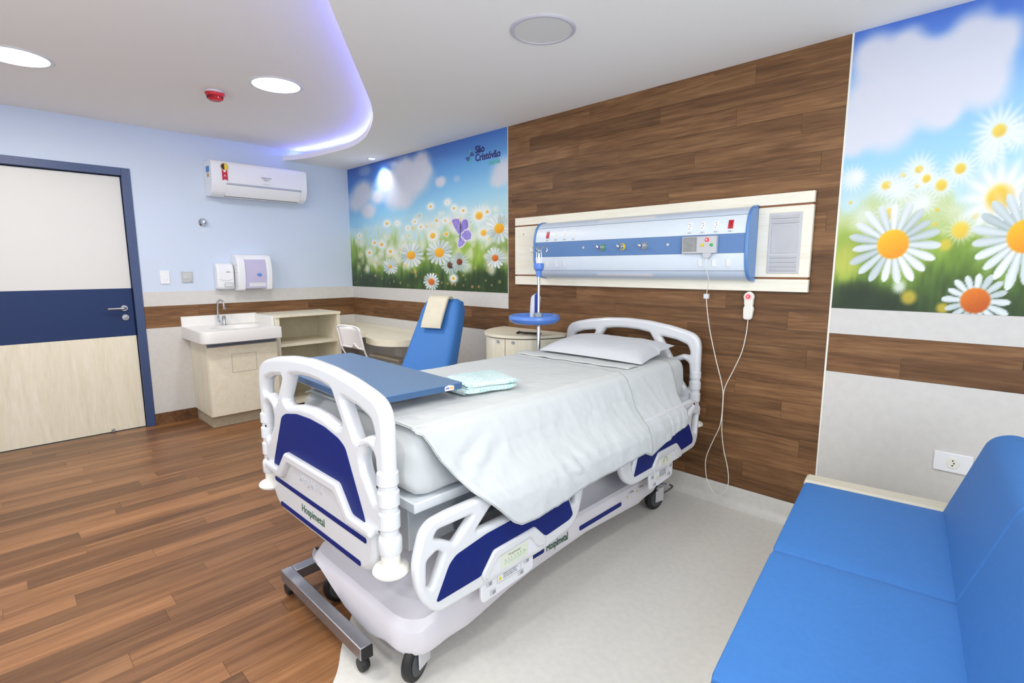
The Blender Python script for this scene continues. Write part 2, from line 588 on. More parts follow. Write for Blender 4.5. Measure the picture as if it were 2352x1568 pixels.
# back wall, left bay
MB().box(0, XA, -D_, 0, Z2, ZM).build('panel', WHITEP, wb, smooth=False)
MB().box(0, XA, -D_, 0, 0.1, Z3).build('panel', WHITEP, wb, smooth=False)
sk = MB().box(0, XA, -0.006, 0, 0, 0.1).build('baseboard_back', WOODW, smooth=False); tag(sk, kind='structure')
rowsplanks(wb, 'y', 0, XA, Z3, [.411, 1.446], RH, 0)
rowsplanks(wb, 'y', 0, XA, Z3 + RH, [.977, 1.992], RH, 0)
# feature bay
seamrows = {2.375: [2.962, 3.996], 2.281: [3.176, 4.213], 2.187: [2.652, 3.683], 2.0925: [3.09, 4.127], 1.998: [3.409, 4.445], 1.9035: [2.871, 3.906], 1.809: [2.472, 3.507, 4.542],
            1.7145: [2.722, 3.756], 1.62: [3.3, 4.335], 1.5255: [3.55, 4.585], 1.431: [2.9, 3.935], 1.3365: [2.6, 3.635], 1.242: [3.2, 4.235], 1.1475: [3.09, 4.125], 1.035: None}
z = 2.375
table = [(2.375, ZC, [2.962, 3.996])] + [(zz, zz + ROW, seamrows[zz]) for zz in (2.281, 2.187, 2.0925, 1.998, 1.9035, 1.809, 1.7145, 1.62, 1.5255, 1.431, 1.3365)]
table += [(1.2235, 1.3365, [3.2, 4.235]), (1.129, 1.2235, [3.09, 4.125]), (1.035, 1.129, [3.41, 4.446]), (.941, 1.035, [2.874, 3.909]), (.847, .941, [3.511, 4.546]),
          (.7525, .847, [2.8, 3.835]), (.658, .7525, [3.166, 4.201]), (.5635, .658, [3.412, 4.447]), (.469, .5635, [3.011, 4.046]), (.3745, .469, [3.509, 4.544]),
          (.28, .3745, [3.121, 4.156]), (.1855, .28, [3.233, 4.268]), (.118, .1855, [2.9, 3.935])]
for z0, z1, se in table: rowsplanks(wb, 'y', XA, XB, z0, se, z1 - z0, 0)
# right bay
MB().box(XB, RX, -D_, 0, Z2, ZM).build('panel', WHITEP, wb, smooth=False)
MB().box(XB, RX, -D_, 0, 0.118, Z3).build('panel', WHITEP, wb, smooth=False)
rowsplanks(wb, 'y', XB, RX, Z3, [4.93, 5.97], RH, 0)
rowsplanks(wb, 'y', XB, RX, Z3 + RH, [5.32, 6.3], RH, 0)
MB().box(XB - 0.004, XB + 0.004, -0.0072, -0.004, 0.118, ZC).build('edge_trim', PLASTC, wb, smooth=False)
MB().box(XA - 0.002, XA + 0.002, -0.0072, -0.004, ZM, ZC).build('edge_trim', PLASTC, wb, smooth=False)
# coved grey vinyl skirting under the feature wall
prof = [(0, 0.118), (-0.004, 0.118), (-0.006, 0.07)] + [(-0.006 - 0.045 * (1 - math.cos(a)), 0.048 - 0.046 * math.sin(a)) for a in [i * PI / 2 / 8 for i in range(9)]] + [(0, 0.0)]
cs = MB().prism([(p[0], p[1]) for p in prof], XA + 0.08, RX, 'x').build('baseboard_back', GREYF)
tag(cs, kind='structure')


# ------------------------------------------------------------------ printed murals (vertex colours on the flat wall print)
def lattice(X, Z, sx, sz, seed):
    rng = np.random.RandomState(seed)
    G = rng.rand(64, 64)
    u = (X * sx) % 63; v = (Z * sz) % 63
    i = np.floor(u).astype(int); j = np.floor(v).astype(int)
    fu = u - i; fv = v - j
    fu = fu * fu * (3 - 2 * fu); fv = fv * fv * (3 - 2 * fv)
    i1 = (i + 1) % 64; j1 = (j + 1) % 64
    return (G[i, j] * (1 - fu) * (1 - fv) + G[i1, j] * fu * (1 - fv) + G[i, j1] * (1 - fu) * fv + G[i1, j1] * fu * fv)


def ss(a, b, x):
    t = np.clip((x - a) / (b - a), 0, 1)
    return t * t * (3 - 2 * t)


def ramp(f, stops):
    fs = [s[0] for s in stops]
    return np.stack([np.interp(f, fs, [s[1][c] for s in stops]) for c in range(3)], -1)


def over(C, col, a):
    col = np.asarray(col, float)
    return C * (1 - a[..., None]) + col * a[..., None]


def clouds(C, X, Z, lst, col=(212, 214, 226), soft=1.05, amt=0.95):
    acc = np.ones_like(X)
    wob = 0.3 * (lattice(X, Z, 9, 9, 3) - 0.5) + 0.12 * (lattice(X, Z, 22, 22, 4) - 0.5)
    for x, z, rx, rz in lst:
        d = np.hypot((X - x) / rx, (Z - z) / rz) + wob
        acc *= 1 - (1 - ss(1.0 - soft * 0.45, 1.0 + soft * 0.55, d))
    return over(C, col, (1 - acc) * amt)


def flower(C, X, Z, x, z, rx, rz, cr, sharp=1.0, seed=0, n=17, ccol=(248, 192, 24), c2=(228, 140, 16), amt=1.0, white=(246, 248, 250)):
    dx = (X - x) / rx; dz = (Z - z) / rz
    r = np.hypot(dx, dz)
    msk = r < 1.5
    if not msk.any(): return C
    th = np.arctan2(dz, dx)
    rng = np.random.RandomState(seed + 11)
    ph = rng.rand() * 6
    k = (th + PI) / (2 * PI) * n + ph
    idx = np.floor(k).astype(int) % n
    a = (k - np.floor(k) - 0.5) * 2
    ln = 0.84 + 0.16 * rng.rand(n + 1)
    RR = ln[idx]
    if sharp > 0.6:
        w = np.sqrt(np.clip(1 - ((r / RR - 0.6) / 0.42) ** 2, 0, 1)) * 0.95
        w = np.where(r / RR < 0.6, 0.95, w)
        al = ss(0.0, 0.16, w - np.abs(a)) * (r < RR * 1.02)
        al = np.where(r < 0.5, np.maximum(al, 0.8), al)
        sh = 1 - 0.17 * np.abs(a) ** 2 - 0.10 * (0.5 - 0.5 * np.cos(th * 2 + seed)) - 0.10 * rng.rand(n)[idx]
    else:
        edge = 0.86 + 0.12 * np.cos(k * 2 * PI)
        s = 0.35 + 0.3 * (1 - sharp)
        al = 1 - ss(edge - s, edge + s * 0.6, r)
        sh = 0.97 - 0.08 * ss(0.2, 1, r) * (0.5 - 0.5 * np.cos(k * 2 * PI))
    col = np.asarray(white, float)[None, None, :] * sh[..., None]
    col[..., 0] *= 1 - 0.06 * (1 - sh) / 0.2
    C = C * (1 - (al * amt)[..., None]) + col * (al * amt)[..., None]
    if cr > 0:
        e = 0.1 if sharp > 0.6 else 0.4
        ca = (1 - ss(cr * (1 - e), cr * (1 + e), r)) * (1 if sharp > 0.6 else 0.85)
        t = np.clip(0.5 - dz / (2 * cr) + 0.25 * dx / cr, 0, 1) + (lattice(X, Z, 300, 300, 5) - 0.5) * 0.25
        t = np.clip(t, 0, 1)[..., None]
        cc = np.asarray(ccol, float) * (1 - t * 0.8) + np.asarray(c2, float) * t * 0.8
        C = C * (1 - ca[..., None]) + cc * ca[..., None]
    return C


def poly_mask(X, Z, poly, soft=0.004):
    inside = np.zeros_like(X, bool)
    n = len(poly)
    dmin = np.full_like(X, 9.0)
    for i in range(n):
        x1, z1 = poly[i]; x2, z2 = poly[(i + 1) % n]
        c = ((z1 > Z) != (z2 > Z)) & (X < (x2 - x1) * (Z - z1) / (z2 - z1 + 1e-12) + x1)
        inside ^= c
        t = np.clip(((X - x1) * (x2 - x1) + (Z - z1) * (z2 - z1)) / ((x2 - x1) ** 2 + (z2 - z1) ** 2 + 1e-12), 0, 1)
        dmin = np.minimum(dmin, np.hypot(X - x1 - t * (x2 - x1), Z - z1 - t * (z2 - z1)))
    return inside, dmin


MURM = bpy.data.materials.new('printed_mural')
MURM.use_nodes = True
_nt = MURM.node_tree
_at = _nt.nodes.new('ShaderNodeAttribute'); _at.attribute_name = 'print'
_nt.links.new(_at.outputs['Color'], _nt.nodes['Principled BSDF'].inputs['Base Color'])
_nt.nodes['Principled BSDF'].inputs['Roughness'].default_value = 0.38


def mural(name, x0, x1, z0, z1, step, paint, label):
    nx = int((x1 - x0) / step) + 1; nz = int((z1 - z0) / step) + 1
    xs = np.linspace(x0, x1, nx); zs = np.linspace(z0, z1, nz)
    X, Z = np.meshgrid(xs, zs, indexing='ij')
    C = np.clip(paint(X, Z), 0, 255) / 255
    C = np.where(C <= 0.04045, C / 12.92, ((C + 0.055) / 1.055) ** 2.4)
    co = np.stack([X, np.full_like(X, -0.0060), Z], -1).reshape(-1, 3)
    I = np.arange(nx * nz).reshape(nx, nz)
    F = np.stack([I[:-1, :-1], I[1:, :-1], I[1:, 1:], I[:-1, 1:]], -1).reshape(-1, 4)
    me = bpy.data.meshes.new(name)
    me.vertices.add(len(co)); me.vertices.foreach_set('co', co.ravel())
    me.loops.add(F.size); me.loops.foreach_set('vertex_index', F.ravel().astype(np.int32))
    me.polygons.add(len(F)); me.polygons.foreach_set('loop_start', np.arange(0, F.size, 4, dtype=np.int32))
    me.polygons.foreach_set('loop_total', np.full(len(F), 4, dtype=np.int32))
    me.update(calc_edges=True)
    at = me.color_attributes.new('print', 'FLOAT_COLOR', 'POINT')
    at.data.foreach_set('color', np.concatenate([C.reshape(-1, 3), np.ones((len(co), 1))], 1).ravel().astype(np.float32))
    # thin sheet backing gives the print its thickness
    r = empty(name, ((x0 + x1) / 2, 0, z0), 0, label, 'mural')
    link_mesh('printed_face', me, MURM, r, smooth=False)
    MB().box(x0, x1, -0.0058, -.0045, z0, z1).build('backing', PLASTC, r, smooth=False)
    return r


SKYL = [(-.1, (40, 62, 30)), (0, (46, 70, 32)), (.1, (66, 96, 38)), (.22, (118, 150, 58)), (.32, (158, 186, 104)), (.40, (188, 214, 178)), (.47, (190, 222, 228)), (.6, (150, 206, 236)), (.78, (104, 168, 226)), (.92, (76, 126, 204)), (1.05, (60, 98, 184))]


def paint_left(X, Z):
    f = (Z - ZM) / (ZC - ZM)
    n1 = lattice(X, Z, 7, 5, 1); n2 = lattice(X, Z, 26, 14, 2); n3 = lattice(X, Z, 60, 9, 6)
    low = 1 - ss(.42, .6, f)
    g = f + low * ((n1 - .5) * .16 + (n2 - .5) * .10)
    g = g + (f > .5) * (0.06 * (X - 1.2) / 1.2 * -1 * 1.0)
    C = ramp(g, SKYL)
    C = C * (1 + (low * (1 - ss(.2, .38, f)))[..., None] * ((n3 - .5) * .42)[..., None])
    # darker tufts left and right at the bottom
    for (tx, tz, a, b, k) in ((.3, 1.22, .45, .12, .75), (.85, 1.2, .25, .08, .6), (1.15, 1.25, .2, .07, .5), (2.2, 1.27, .3, .12, .65), (1.85, 1.2, .2, .07, .5)):
        d = np.hypot((X - tx) / a, (Z - tz) / b)
        C = over(C, (30, 50, 28), (1 - ss(.3, 1.1, d)) * k)
    for (tx, tz, a, b, k) in ((1.95, 1.5, .22, .14, .6), (2.15, 1.4, .2, .1, .4), (1.3, 1.42, .2, .1, .35), (.55, 1.38, .2, .08, .3)):
        d = np.hypot((X - tx) / a, (Z - tz) / b)
        C = over(C, (150, 186, 50), (1 - ss(.2, 1.1, d)) * k)
    C = clouds(C, X, Z, [(1.327, 2.302, .129, .076), (1.069, 2.275, .175, .1), (1.212, 2.153, .229, .135), (.805, 2.178, .218, .121), (1.054, 2.011, .159, .091), (.898, 2.037, .175, .098), (1.358, 2.207, .112, .066), (.295, 2.141, .194, .1), (.192, 2.056, .188, .096), (.395, 1.944, .136, .071), (.585, 2.066, .128, .068), (1.607, 2.093, .062, .038), (2.395, 2.076, .143, .09), (2.331, 2.024, .084, .05)])
    C = clouds(C, X, Z, [(.359, 2.344, .11, .05), (1.828, 2.091, .04, .028)], amt=.4)
    rng = np.random.RandomState(5)
    for i in range(170):       # drifts of out-of-focus blossoms
        x = rng.uniform(.12, 2.42); z = 1.33 + rng.rand() ** .8 * (.34 + .16 * (x > 1.1)); s = rng.uniform(.022, .062)
        C = flower(C, X, Z, x, z, s * 1.35, s * 1.1, 0, sharp=.0, seed=i, amt=rng.uniform(.3, .75), white=(240, 243, 234))
        if rng.rand() < .4: C = over(C, (240, 206, 70) if rng.rand() < .7 else (226, 160, 60), (1 - ss(.3, 1.3, np.hypot((X - x) / (s * .36), (Z - z) / (s * .3)))) * .8)
    for i in range(60):        # buds and stems in the grass
        x = rng.uniform(.05, 2.4); z = rng.uniform(1.18, 1.45); s = rng.uniform(.008, .02)
        d = np.hypot((X - x) / s / 1.2, (Z - z) / s)
        C = over(C, rng.choice([0, 1]) * np.array([60, 0, 10]) + np.array((176, 168, 90)), (1 - ss(.5, 1.2, d)) * .6)
    FL = [(2.099, 1.773, .13, .09, 27, .5), (2.153, 1.634, .105, .07, 24, .5), (1.478, 1.641, .111, .07, 24, .5), (1.758, 1.265, .079, .051, 12, .5), (.738, 1.793, .093, .051, 12, .5), (.627, 1.592, .107, .059, 12, .5),
          (.384, 1.515, .104, .054, 12, .5), (.495, 1.614, .078, .042, 14, .3), (.783, 1.518, .093, .052, 14, .5), (.197, 1.698, .084, .043, 8, .5), (1.458, 1.898, .076, .046, 10, .4), (1.661, 1.762, .072, .044, 18, .3),
          (1.783, 1.857, .069, .044, 10, .4), (1.904, 1.828, .074, .048, 10, .4), (1.212, 1.781, .073, .043, 8, .4), (1.3, 1.728, .072, .042, 10, .4), (1.698, 1.912, .071, .044, 5, .2), (1.096, 1.728, .066, .037, 8, .3),
          (2.196, 1.796, .061, .04, 14, .3), (1.673, 1.647, .048, .03, 16, .3), (.922, 1.782, .08, .044, 5, .2), (.773, 1.369, .145, .085, 18, .9), (2.284, 1.431, .125, .088, 26, .9), (1.442, 1.229, .13, .085, 30, .9),
          (1.721, 1.378, .134, .088, 28, .9), (1.845, 1.405, .128, .09, 26, .9), (2.332, 1.659, .165, .118, 42, 1), (1.569, 1.489, .2, .124, 38, 1), (1.134, 1.474, .2, .12, 38, 1)]
    for i, (x, z, rx, rz, c, s) in enumerate(FL):
        R = rx / .0017
        cc = ((248, 192, 24), (228, 142, 16))
        if c == 28: cc = ((96, 62, 24), (60, 34, 20))
        if (x, c) == (1.845, 26): cc = ((150, 62, 20), (90, 40, 20))
        if c == 30 or (x == 2.284): cc = ((228, 128, 24), (186, 76, 12))
        k = {38: .33, 42: .33, 28: .33, 26: .30, 30: .36, 18: .2, 27: .34, 24: .36, 12: .26, 14: .3, 8: .2, 10: .22, 5: .12, 16: .5}.get(c, .3)
        if s >= .9: C = flower(C, X, Z, x, z, rx, rz, 0, .3, i, amt=.35)
        C = flower(C, X, Z, x, z, rx, rz, k, s, i, 16, cc[0], cc[1], white=(244, 248, 248) if c not in (28, 26) or x > 2 else (206, 222, 214))
    # butterfly
    for j, (poly, col) in enumerate((([(1.749, 1.767), (1.804, 1.77), (1.854, 1.765), (1.866, 1.696), (1.862, 1.639), (1.839, 1.635), (1.786, 1.691), (1.753, 1.742)], (150, 134, 214)),
                                     ([(1.876, 1.734), (1.903, 1.759), (1.947, 1.758), (1.969, 1.729), (1.965, 1.686), (1.923, 1.66), (1.869, 1.643), (1.866, 1.696)], (140, 124, 208)),
                                     ([(1.869, 1.633), (1.923, 1.665), (1.975, 1.667), (2.006, 1.632), (1.995, 1.59), (1.943, 1.579), (1.891, 1.599)], (156, 142, 222)),
                                     ([(1.861, 1.614), (1.891, 1.599), (1.928, 1.568), (1.889, 1.536), (1.843, 1.524), (1.822, 1.543), (1.829, 1.582)], (162, 150, 226)))):
        ins, d = poly_mask(X, Z, poly)
        C = over(C, (226, 218, 230), (ins | (d < .007)).astype(float))
        c = np.asarray(col, float)[None, None] * (0.88 + 0.2 * lattice(X, Z, 70, 30, 20 + j))[..., None]
        a = (ins & (d > .003)).astype(float)[..., None]
        C = C * (1 - a) + c * a
    d = np.hypot((X - (1.862 + (Z - 1.65) * .12)) / .011, (Z - 1.64) / .075)
    C = over(C, (96, 110, 170), 1 - ss(.7, 1.1, d))
    d = np.hypot((X - 1.866) / .008, (Z - 1.70) / .05)
    C = over(C, (70, 62, 60), 1 - ss(.7, 1.1, d))
    return C


SKYR = [(-.1, (40, 60, 26)), (0, (52, 76, 30)), (.08, (78, 106, 36)), (.17, (112, 146, 48)), (.27, (156, 182, 74)), (.34, (194, 210, 150)), (.40, (192, 222, 222)), (.52, (160, 212, 240)), (.70, (142, 196, 238)), (.86, (112, 162, 230)), (.95, (84, 128, 214)), (1.05, (66, 104, 196))]


def paint_right(X, Z):
    f = (Z - ZM) / (ZC - ZM)
    n1 = lattice(X, Z, 9, 7, 1); n2 = lattice(X, Z, 30, 14, 2); n3 = lattice(X, Z, 80, 20, 6)
    low = 1 - ss(.38, .5, f)
    g = f + low * ((n1 - .5) * .14 + (n2 - .5) * .05) - (f > .6) * .0
    C = ramp(g, SKYR)
    C = C * (1 + (low * (1 - ss(.1, .25, f)))[..., None] * ((n3 - .5) * .3)[..., None])
    for (tx, tz, a, b, k) in ((4.78, 1.19, .24, .10, .85), (4.72, 1.25, .12, .06, .6), (5.3, 1.2, .15, .1, .3)):
        C = over(C, (26, 44, 22), (1 - ss(.3, 1.1, np.hypot((X - tx) / a, (Z - tz) / b))) * k)
    for (tx, tz, a, b, k) in ((4.68, 1.38, .09, .12, .6), (4.88, 1.36, .12, .08, .3)):
        C = over(C, (222, 214, 96), (1 - ss(.2, 1.1, np.hypot((X - tx) / a, (Z - tz) / b))) * k)
    C = clouds(C, X, Z, [(4.731, 2.266, .085, .099), (4.835, 2.281, .069, .083), (4.823, 2.165, .109, .133), (4.722, 2.091, .101, .119), (4.682, 1.98, .089, .103), (4.794, 1.969, .083, .1), (4.908, 2.093, .105, .13), (4.999, 2.155, .104, .134), (5.047, 2.262, .076, .098), (5.13, 2.23, .067, .087), (5.107, 2.088, .074, .097), (4.979, 2.003, .061, .077), (4.9, 2.2, .1, .1), (4.66, 1.93, .05, .06), (5.08, 2.16, .09, .1), (5.7, 2.2, .2, .12), (5.9, 2.12, .2, .1)], col=(220, 221, 232), soft=.9)
    rng = np.random.RandomState(9)
    for i in range(46):
        x = rng.uniform(4.66, 6.5); z = 1.5 + rng.rand() * .30; s = rng.uniform(.02, .055)
        C = flower(C, X, Z, x, z, s, s * 1.2, rng.uniform(.15, .3) if rng.rand() < .3 else 0, sharp=.1, seed=i, amt=rng.uniform(.25, .55), white=(240, 243, 236), ccol=(236, 206, 60), c2=(224, 180, 40))
    FR = [(5.226, 1.859, .047, .064, 0, .2), (5.14, 1.809, .05, .066, 0, .2), (5.163, 1.886, .075, .095, .24, .5), (4.922, 1.768, .056, .067, .22, .4), (4.951, 1.727, .043, .053, .3, .3), (5.003, 1.695, .041, .053, .4, .2),
          (4.811, 1.714, .05, .056, .3, .3), (5.058, 1.755, .05, .064, .3, .3), (4.833, 1.588, .046, .056, .4, .2), (5.081, 1.505, .04, .052, .6, .1), (4.679, 1.757, .05, .058, 0, .3), (4.699, 1.764, .033, .038, 0, .3),
          (4.863, 1.69, .052, .064, 0, .2), (4.949, 1.628, .043, .053, 0, .2), (4.895, 1.266, .026, .033, 0, .3), (5.8, 1.75, .08, .09, .3, .4), (6.1, 1.65, .09, .1, .3, .4)]
    for i, (x, z, rx, rz, k, s) in enumerate(FR):
        C = flower(C, X, Z, x, z, rx * 1.15, rz * 1.1, k, s, i + 40, ccol=(236, 206, 50), c2=(226, 176, 30), amt=.8)
    for (x, z, a, b) in ((5.039, 1.446, .026, .03), (4.933, 1.219, .034, .038), (5.053, 1.178, .026, .028)):
        C = over(C, (226, 196, 60), (1 - ss(.4, 1.2, np.hypot((X - x) / a, (Z - z) / b))) * .75)
    C = flower(C, X, Z, 5.189, 1.624, .125, .165, .32, .5, 3, 13, (242, 196, 22), (206, 150, 16))
    C = flower(C, X, Z, 5.154, 1.214, .112, .125, .42, .9, 8, 16, (226, 122, 20), (176, 74, 10))
    C = flower(C, X, Z, 5.25, 1.5, .13, .2, 0, .4, 15, 20, amt=.5)
    C = flower(C, X, Z, 4.856, 1.454, .175, .195, .33, 1, 21, 19, (250, 190, 14), (232, 140, 10))
    C = flower(C, X, Z, 5.276, 1.471, .172, .215, .30, 1, 4, 20, (248, 186, 20), (226, 136, 10))
    C = flower(C, X, Z, 5.95, 1.45, .2, .22, .3, 1, 6, 20)
    return C


ml = mural('mural', 0.0, XA, ZM, ZC, 0.0045, paint_left, 'printed wall mural of daisies, butterfly and clouds on the bay left of the wood wall')
mr = mural('mural', XB, RX, ZM, ZC, 0.0045, paint_right, 'printed mural of large daisies under one big cloud, right of the wood wall')
# lettering and emblem printed on the left mural
text('lettering', 'São', .078, onY(2.062, -.0069, 2.262), LNAVY, ml, sx=1.0, bold=.0022)
text('lettering', 'Cristóvão', .078, onY(2.062, -.0069, 2.200), LNAVY, ml, sx=.93, bold=.0022)
text('lettering', 'saúde', .058, onY(2.218, -.0069, 2.152), LTEAL, ml, sx=.98, bold=.0014)
b = MB()
b.prism(rc([(1.984, 2.262), (1.990, 2.297), (2.002, 2.305), (2.014, 2.292), (2.004, 2.262), (1.996, 2.25)], .008), -.0070, -.0061, 'y')
b.prism(rc([(1.998, 2.243), (2.012, 2.222), (2.012, 2.2), (1.998, 2.182), (1.985, 2.2), (1.99, 2.222)], .008), -.0070, -.0061, 'y')
b.build('emblem', LTEAL, ml, smooth=False)
b = MB()
for k in range(5):
    t = k / 4
    b.box(1.998, 2.052 - .018 * t, -.0074, -.0066, 2.247 + k * .0062, 2.2505 + k * .0062)
    b.box(1.94 + .022 * t, 1.997, -.0074, -.0066, 2.243 - k * .0066, 2.2465 - k * .0066)
b.build('emblem', LNAVY, ml, smooth=False)

# ------------------------------------------------------------------ door
d = empty('door_1', (0, -2.5, 0), kind='structure')
DX = -0.03
DL = -3.02
b = MB().box(-.10, .012, -2.0, -1.94, 0, 2.16).box(-.10, .012, -3.08, -3.02, 0, 2.16).box(-.10, .012, -3.02, -2.0, 2.1, 2.16)
b.box(-.10, -.075, -2.012, -2.0, 0, 2.1)
b.build('door_frame', FRAMEB, d, bevel=.002)
g = .004
MB().box(DX - .04, DX, DL + g, -2.006, 1.193, 2.092).build('panel', DOORW, d, bevel=.001, label='white upper panel')
MB().box(DX - .04, DX, DL + g, -2.006, .797, 1.193).build('panel', DOORB, d, bevel=.001, label='navy middle panel')
MB().box(DX - .04, DX, DL + g, -2.006, .004, .797).build('panel', BEIGEV, d, bevel=.001, label='beige lower panel')
h = MB().lathe([(.0, 0), (.026, 0), (.026, .007), (.023, .01), (0, .01)], (DX, -2.068, 1.03), 'x', 24).build('rosette', BRUSH, d)
h = MB().tube([(DX + .005, -2.068, 1.03), (DX + .045, -2.068, 1.03)] + [(DX + .052, -2.075, 1.03), (DX + .053, -2.09, 1.03), (DX + .053, -2.185, 1.03)], .0095, 12).build('lever_handle', STEEL, d)
MB().lathe([(0, 0), (.027, 0), (.027, .008), (.024, .011), (0, .012)], (DX, -2.066, .953), 'x', 24).box(DX + .012, DX + .018, -2.073, -2.059, .95, .956).build('lock_rosette', BRUSH, d)
MB().box(DX, DX + .03, -2.245, -2.225, .002, .03).build('door_stop', BRUSH, d, bevel=.003)
# unseen panel added behind the door to block light leaking round it
MB().box(-.14, -.1002, -3.2, -1.8, -.05, 2.3).build('leak_blocker', BLUEW, smooth=False)
tag(bpy.data.objects['leak_blocker'], kind='structure')


# ------------------------------------------------------------------ ceiling fixtures
def downlight(x, y, z, r, label, power, grp=True, on=True):
    t = empty('ceiling_light', (x, y, z), 0, label, 'light', 'round recessed ceiling lights' if grp else None)
    MB().lathe([(r, 0), (r + .014, 0), (r + .014, -.003), (r + .004, -.006), (r - .004, -.004), (r - .004, 0)], (x, y, z), 'z', 48).build('trim_ring', PLASTM, t)
    MB().lathe([(0, -.0035), (r - .003, -.0035), (r - .003, 0), (0, 0)], (x, y, z), 'z', 48).build('diffuser', emit('lit_diffuser', (1.0, .99, .97), 6.0), t)
    l = area('lamp', (x, y, z - .008), 2 * r * .95, power, LIGHT_COL)
    l.parent = t; l.location = (0, 0, -.008)
    return t


downlight(1.77, -1.435, ZU, .145, 'lit round recessed light in the ceiling beside the red smoke detector', CEIL_POWER)
downlight(1.21, -2.62, ZU, .15, 'lit round recessed light in the ceiling nearest the door, cut by the photo edge', CEIL_POWER)
downlight(2.75, -3.0, ZU, .145, 'added unseen lit round light in the raised ceiling, third from the cove corner', CEIL_POWER)  # this and the next lamp are added out of view for overhead light
downlight(3.9, -3.9, ZU, .145, 'added unseen lit round light in the raised ceiling nearest the front wall', CEIL_POWER)
downlight(5.25, -1.75, ZC, .12, 'added unseen lit round light in the lowered ceiling above the blue sofa', 9)  # this and the next lamp are added out of view for sofa and bed side
downlight(4.45, -2.35, ZC, .12, 'added unseen lit round light in the lowered ceiling beside the bed foot', 5)
# unlit large round fixture over the bed
t = empty('ceiling_light', (3.655, -1.02, ZC), 0, 'large unlit round flat light in the lowered ceiling above the bed', 'light')
MB().lathe([(.128, 0), (.147, 0), (.147, -.003), (.14, -.008), (.13, -.008), (.126, -.004)], (3.655, -1.02, ZC), 'z', 64).build('trim_ring', mat('ring_lilac_grey', (200, 197, 208), .4), t)
MB().lathe([(0, -.005), (.127, -.005), (.127, 0), (0, 0)], (3.655, -1.02, ZC), 'z', 64).build('diffuser', mat('unlit_diffuser', (224, 224, 220), .5, var=.005), t)
# small spot by the mural
t = empty('ceiling_spot', (.708, -.13, ZC), 0, 'small lit ceiling spot close to the mural in the far corner', 'light')
MB().lathe([(.03, 0), (.045, 0), (.045, -.003), (.034, -.006), (.028, -.002)], (.708, -.13, ZC), 'z', 32).build('trim_ring', PLASTM, t)
MB().lathe([(0, -.002), (.03, -.002), (.03, 0), (0, 0)], (.708, -.13, ZC), 'z', 32).build('lens', emit('lit_spot', (1, 1, 1), 25), t)
sp = bpy.data.lights.new('spot_lamp', 'SPOT'); sp.energy = 8; sp.spot_size = math.radians(100); sp.spot_blend = .8; sp.shadow_soft_size = .02; sp.color = (.93, .97, 1.0)
so = bpy.data.objects.new('spot_lamp', sp); COL.objects.link(so); so.parent = t; so.location = (0, 0, -.012)
so.rotation_euler = (math.radians(22), 0, 0)
# red smoke detector
t = empty('smoke_detector', (1.364, -1.674, ZU), 0, 'red round smoke detector on the upper ceiling', 'smoke detector')
MB().lathe([(0, 0), (.05, 0), (.05, -.012), (.046, -.016), (0, -.016)], (1.364, -1.674, ZU), 'z', 32).build('base', PLASTM, t)
MB().lathe([(.03, -.014), (.058, -.014), (.058, -.02), (.05, -.034), (.044, -.036), (.044, -.05), (.034, -.058), (0, -.06)], (1.364, -1.674, ZU), 'z', 32).build('housing', RED, t)
b = MB()
for k in range(16):
    a = k * PI / 8
    b.box(-.004, .004, .044, .048, -.048, -.036, Matrix.Translation((1.364, -1.674, ZU)) @ Matrix.Rotation(a, 4, 'Z'))
b.build('vent_slots', mat('dark_red', (90, 10, 20), .5), t, smooth=False)

# ------------------------------------------------------------------ left wall fittings
t = empty('light_switch', (0, -1.767, 1.28), 0, 'white wall switch plate beside the blue door frame', 'switch')
MB().box(.001, .009, -1.803, -1.731, 1.224, 1.338).build('plate', PLASTW, t, bevel=.003)
MB().box(.009, .012, -1.786, -1.748, 1.258, 1.304).build('rocker', PLASTW, t, bevel=.002)
t = empty('wall_socket', (0, -1.598, 1.28), 0, 'grey blank wall plate between the switch and soap dispenser', 'wall plate')
MB().box(.001, .010, -1.642, -1.556, 1.232, 1.328).build('plate', mat('silver_plate', (188, 190, 192), .35), t, bevel=.002)
MB().box(.010, .012, -1.63, -1.568, 1.268, 1.318).build('cover', mat('silver_cover', (198, 200, 200), .4), t, bevel=.001)
MB().box(.010, .0125, -1.578, -1.565, 1.238, 1.244).build('lock_tab', MGREY, t)
t = empty('wall_hook', (0, -1.437, 1.762), 0, 'round chrome wall knob under the air conditioner', 'hook')
MB().lathe([(0, 0), (.034, 0), (.036, .008), (.024, .02), (.016, .034), (.018, .045), (.014, .055), (0, .058)], (0, -1.437, 1.762), 'x', 28).build('knob', STEEL, t)

# soap dispenser
t = empty('soap_dispenser', (0, -1.29, 1.16), 0, 'white wall soap dispenser left of the paper towel holder', 'soap dispenser')
prof = [(.001, 1.165), (.07, 1.165), (.092, 1.175), (.096, 1.2), (.1, 1.3), (.096, 1.36), (.08, 1.392), (.05, 1.402), (.001, 1.405)]
MB().prism(prof, -1.384, -1.240, 'y').build('body', PLASTW, t, bevel=.014)
MB().tube(crv([(.0985, -1.366, 1.258), (.1, -1.34, 1.248), (.101, -1.312, 1.245), (.1, -1.284, 1.248), (.0985, -1.258, 1.258)], 4), .0015, 6).build('groove', LGREY, t)
shape('push_button', [rc([(-1.325, 1.19), (-1.258, 1.19), (-1.258, 1.222), (-1.325, 1.222)], .008)], .006, .002, 'yz', .099, PLAST, t)
b = MB(); b.tube([(.0985, y, z) for y, z in rc([(-1.328, 1.187), (-1.255, 1.187), (-1.255, 1.225), (-1.328, 1.225)], .01)], .0011, 5, closed=True); b.build('button_outline', MGREY, t)
text('lettering', 'elite', .02, onX(.1012, -1.31, 1.318), MGREY, t, sx=1.1)

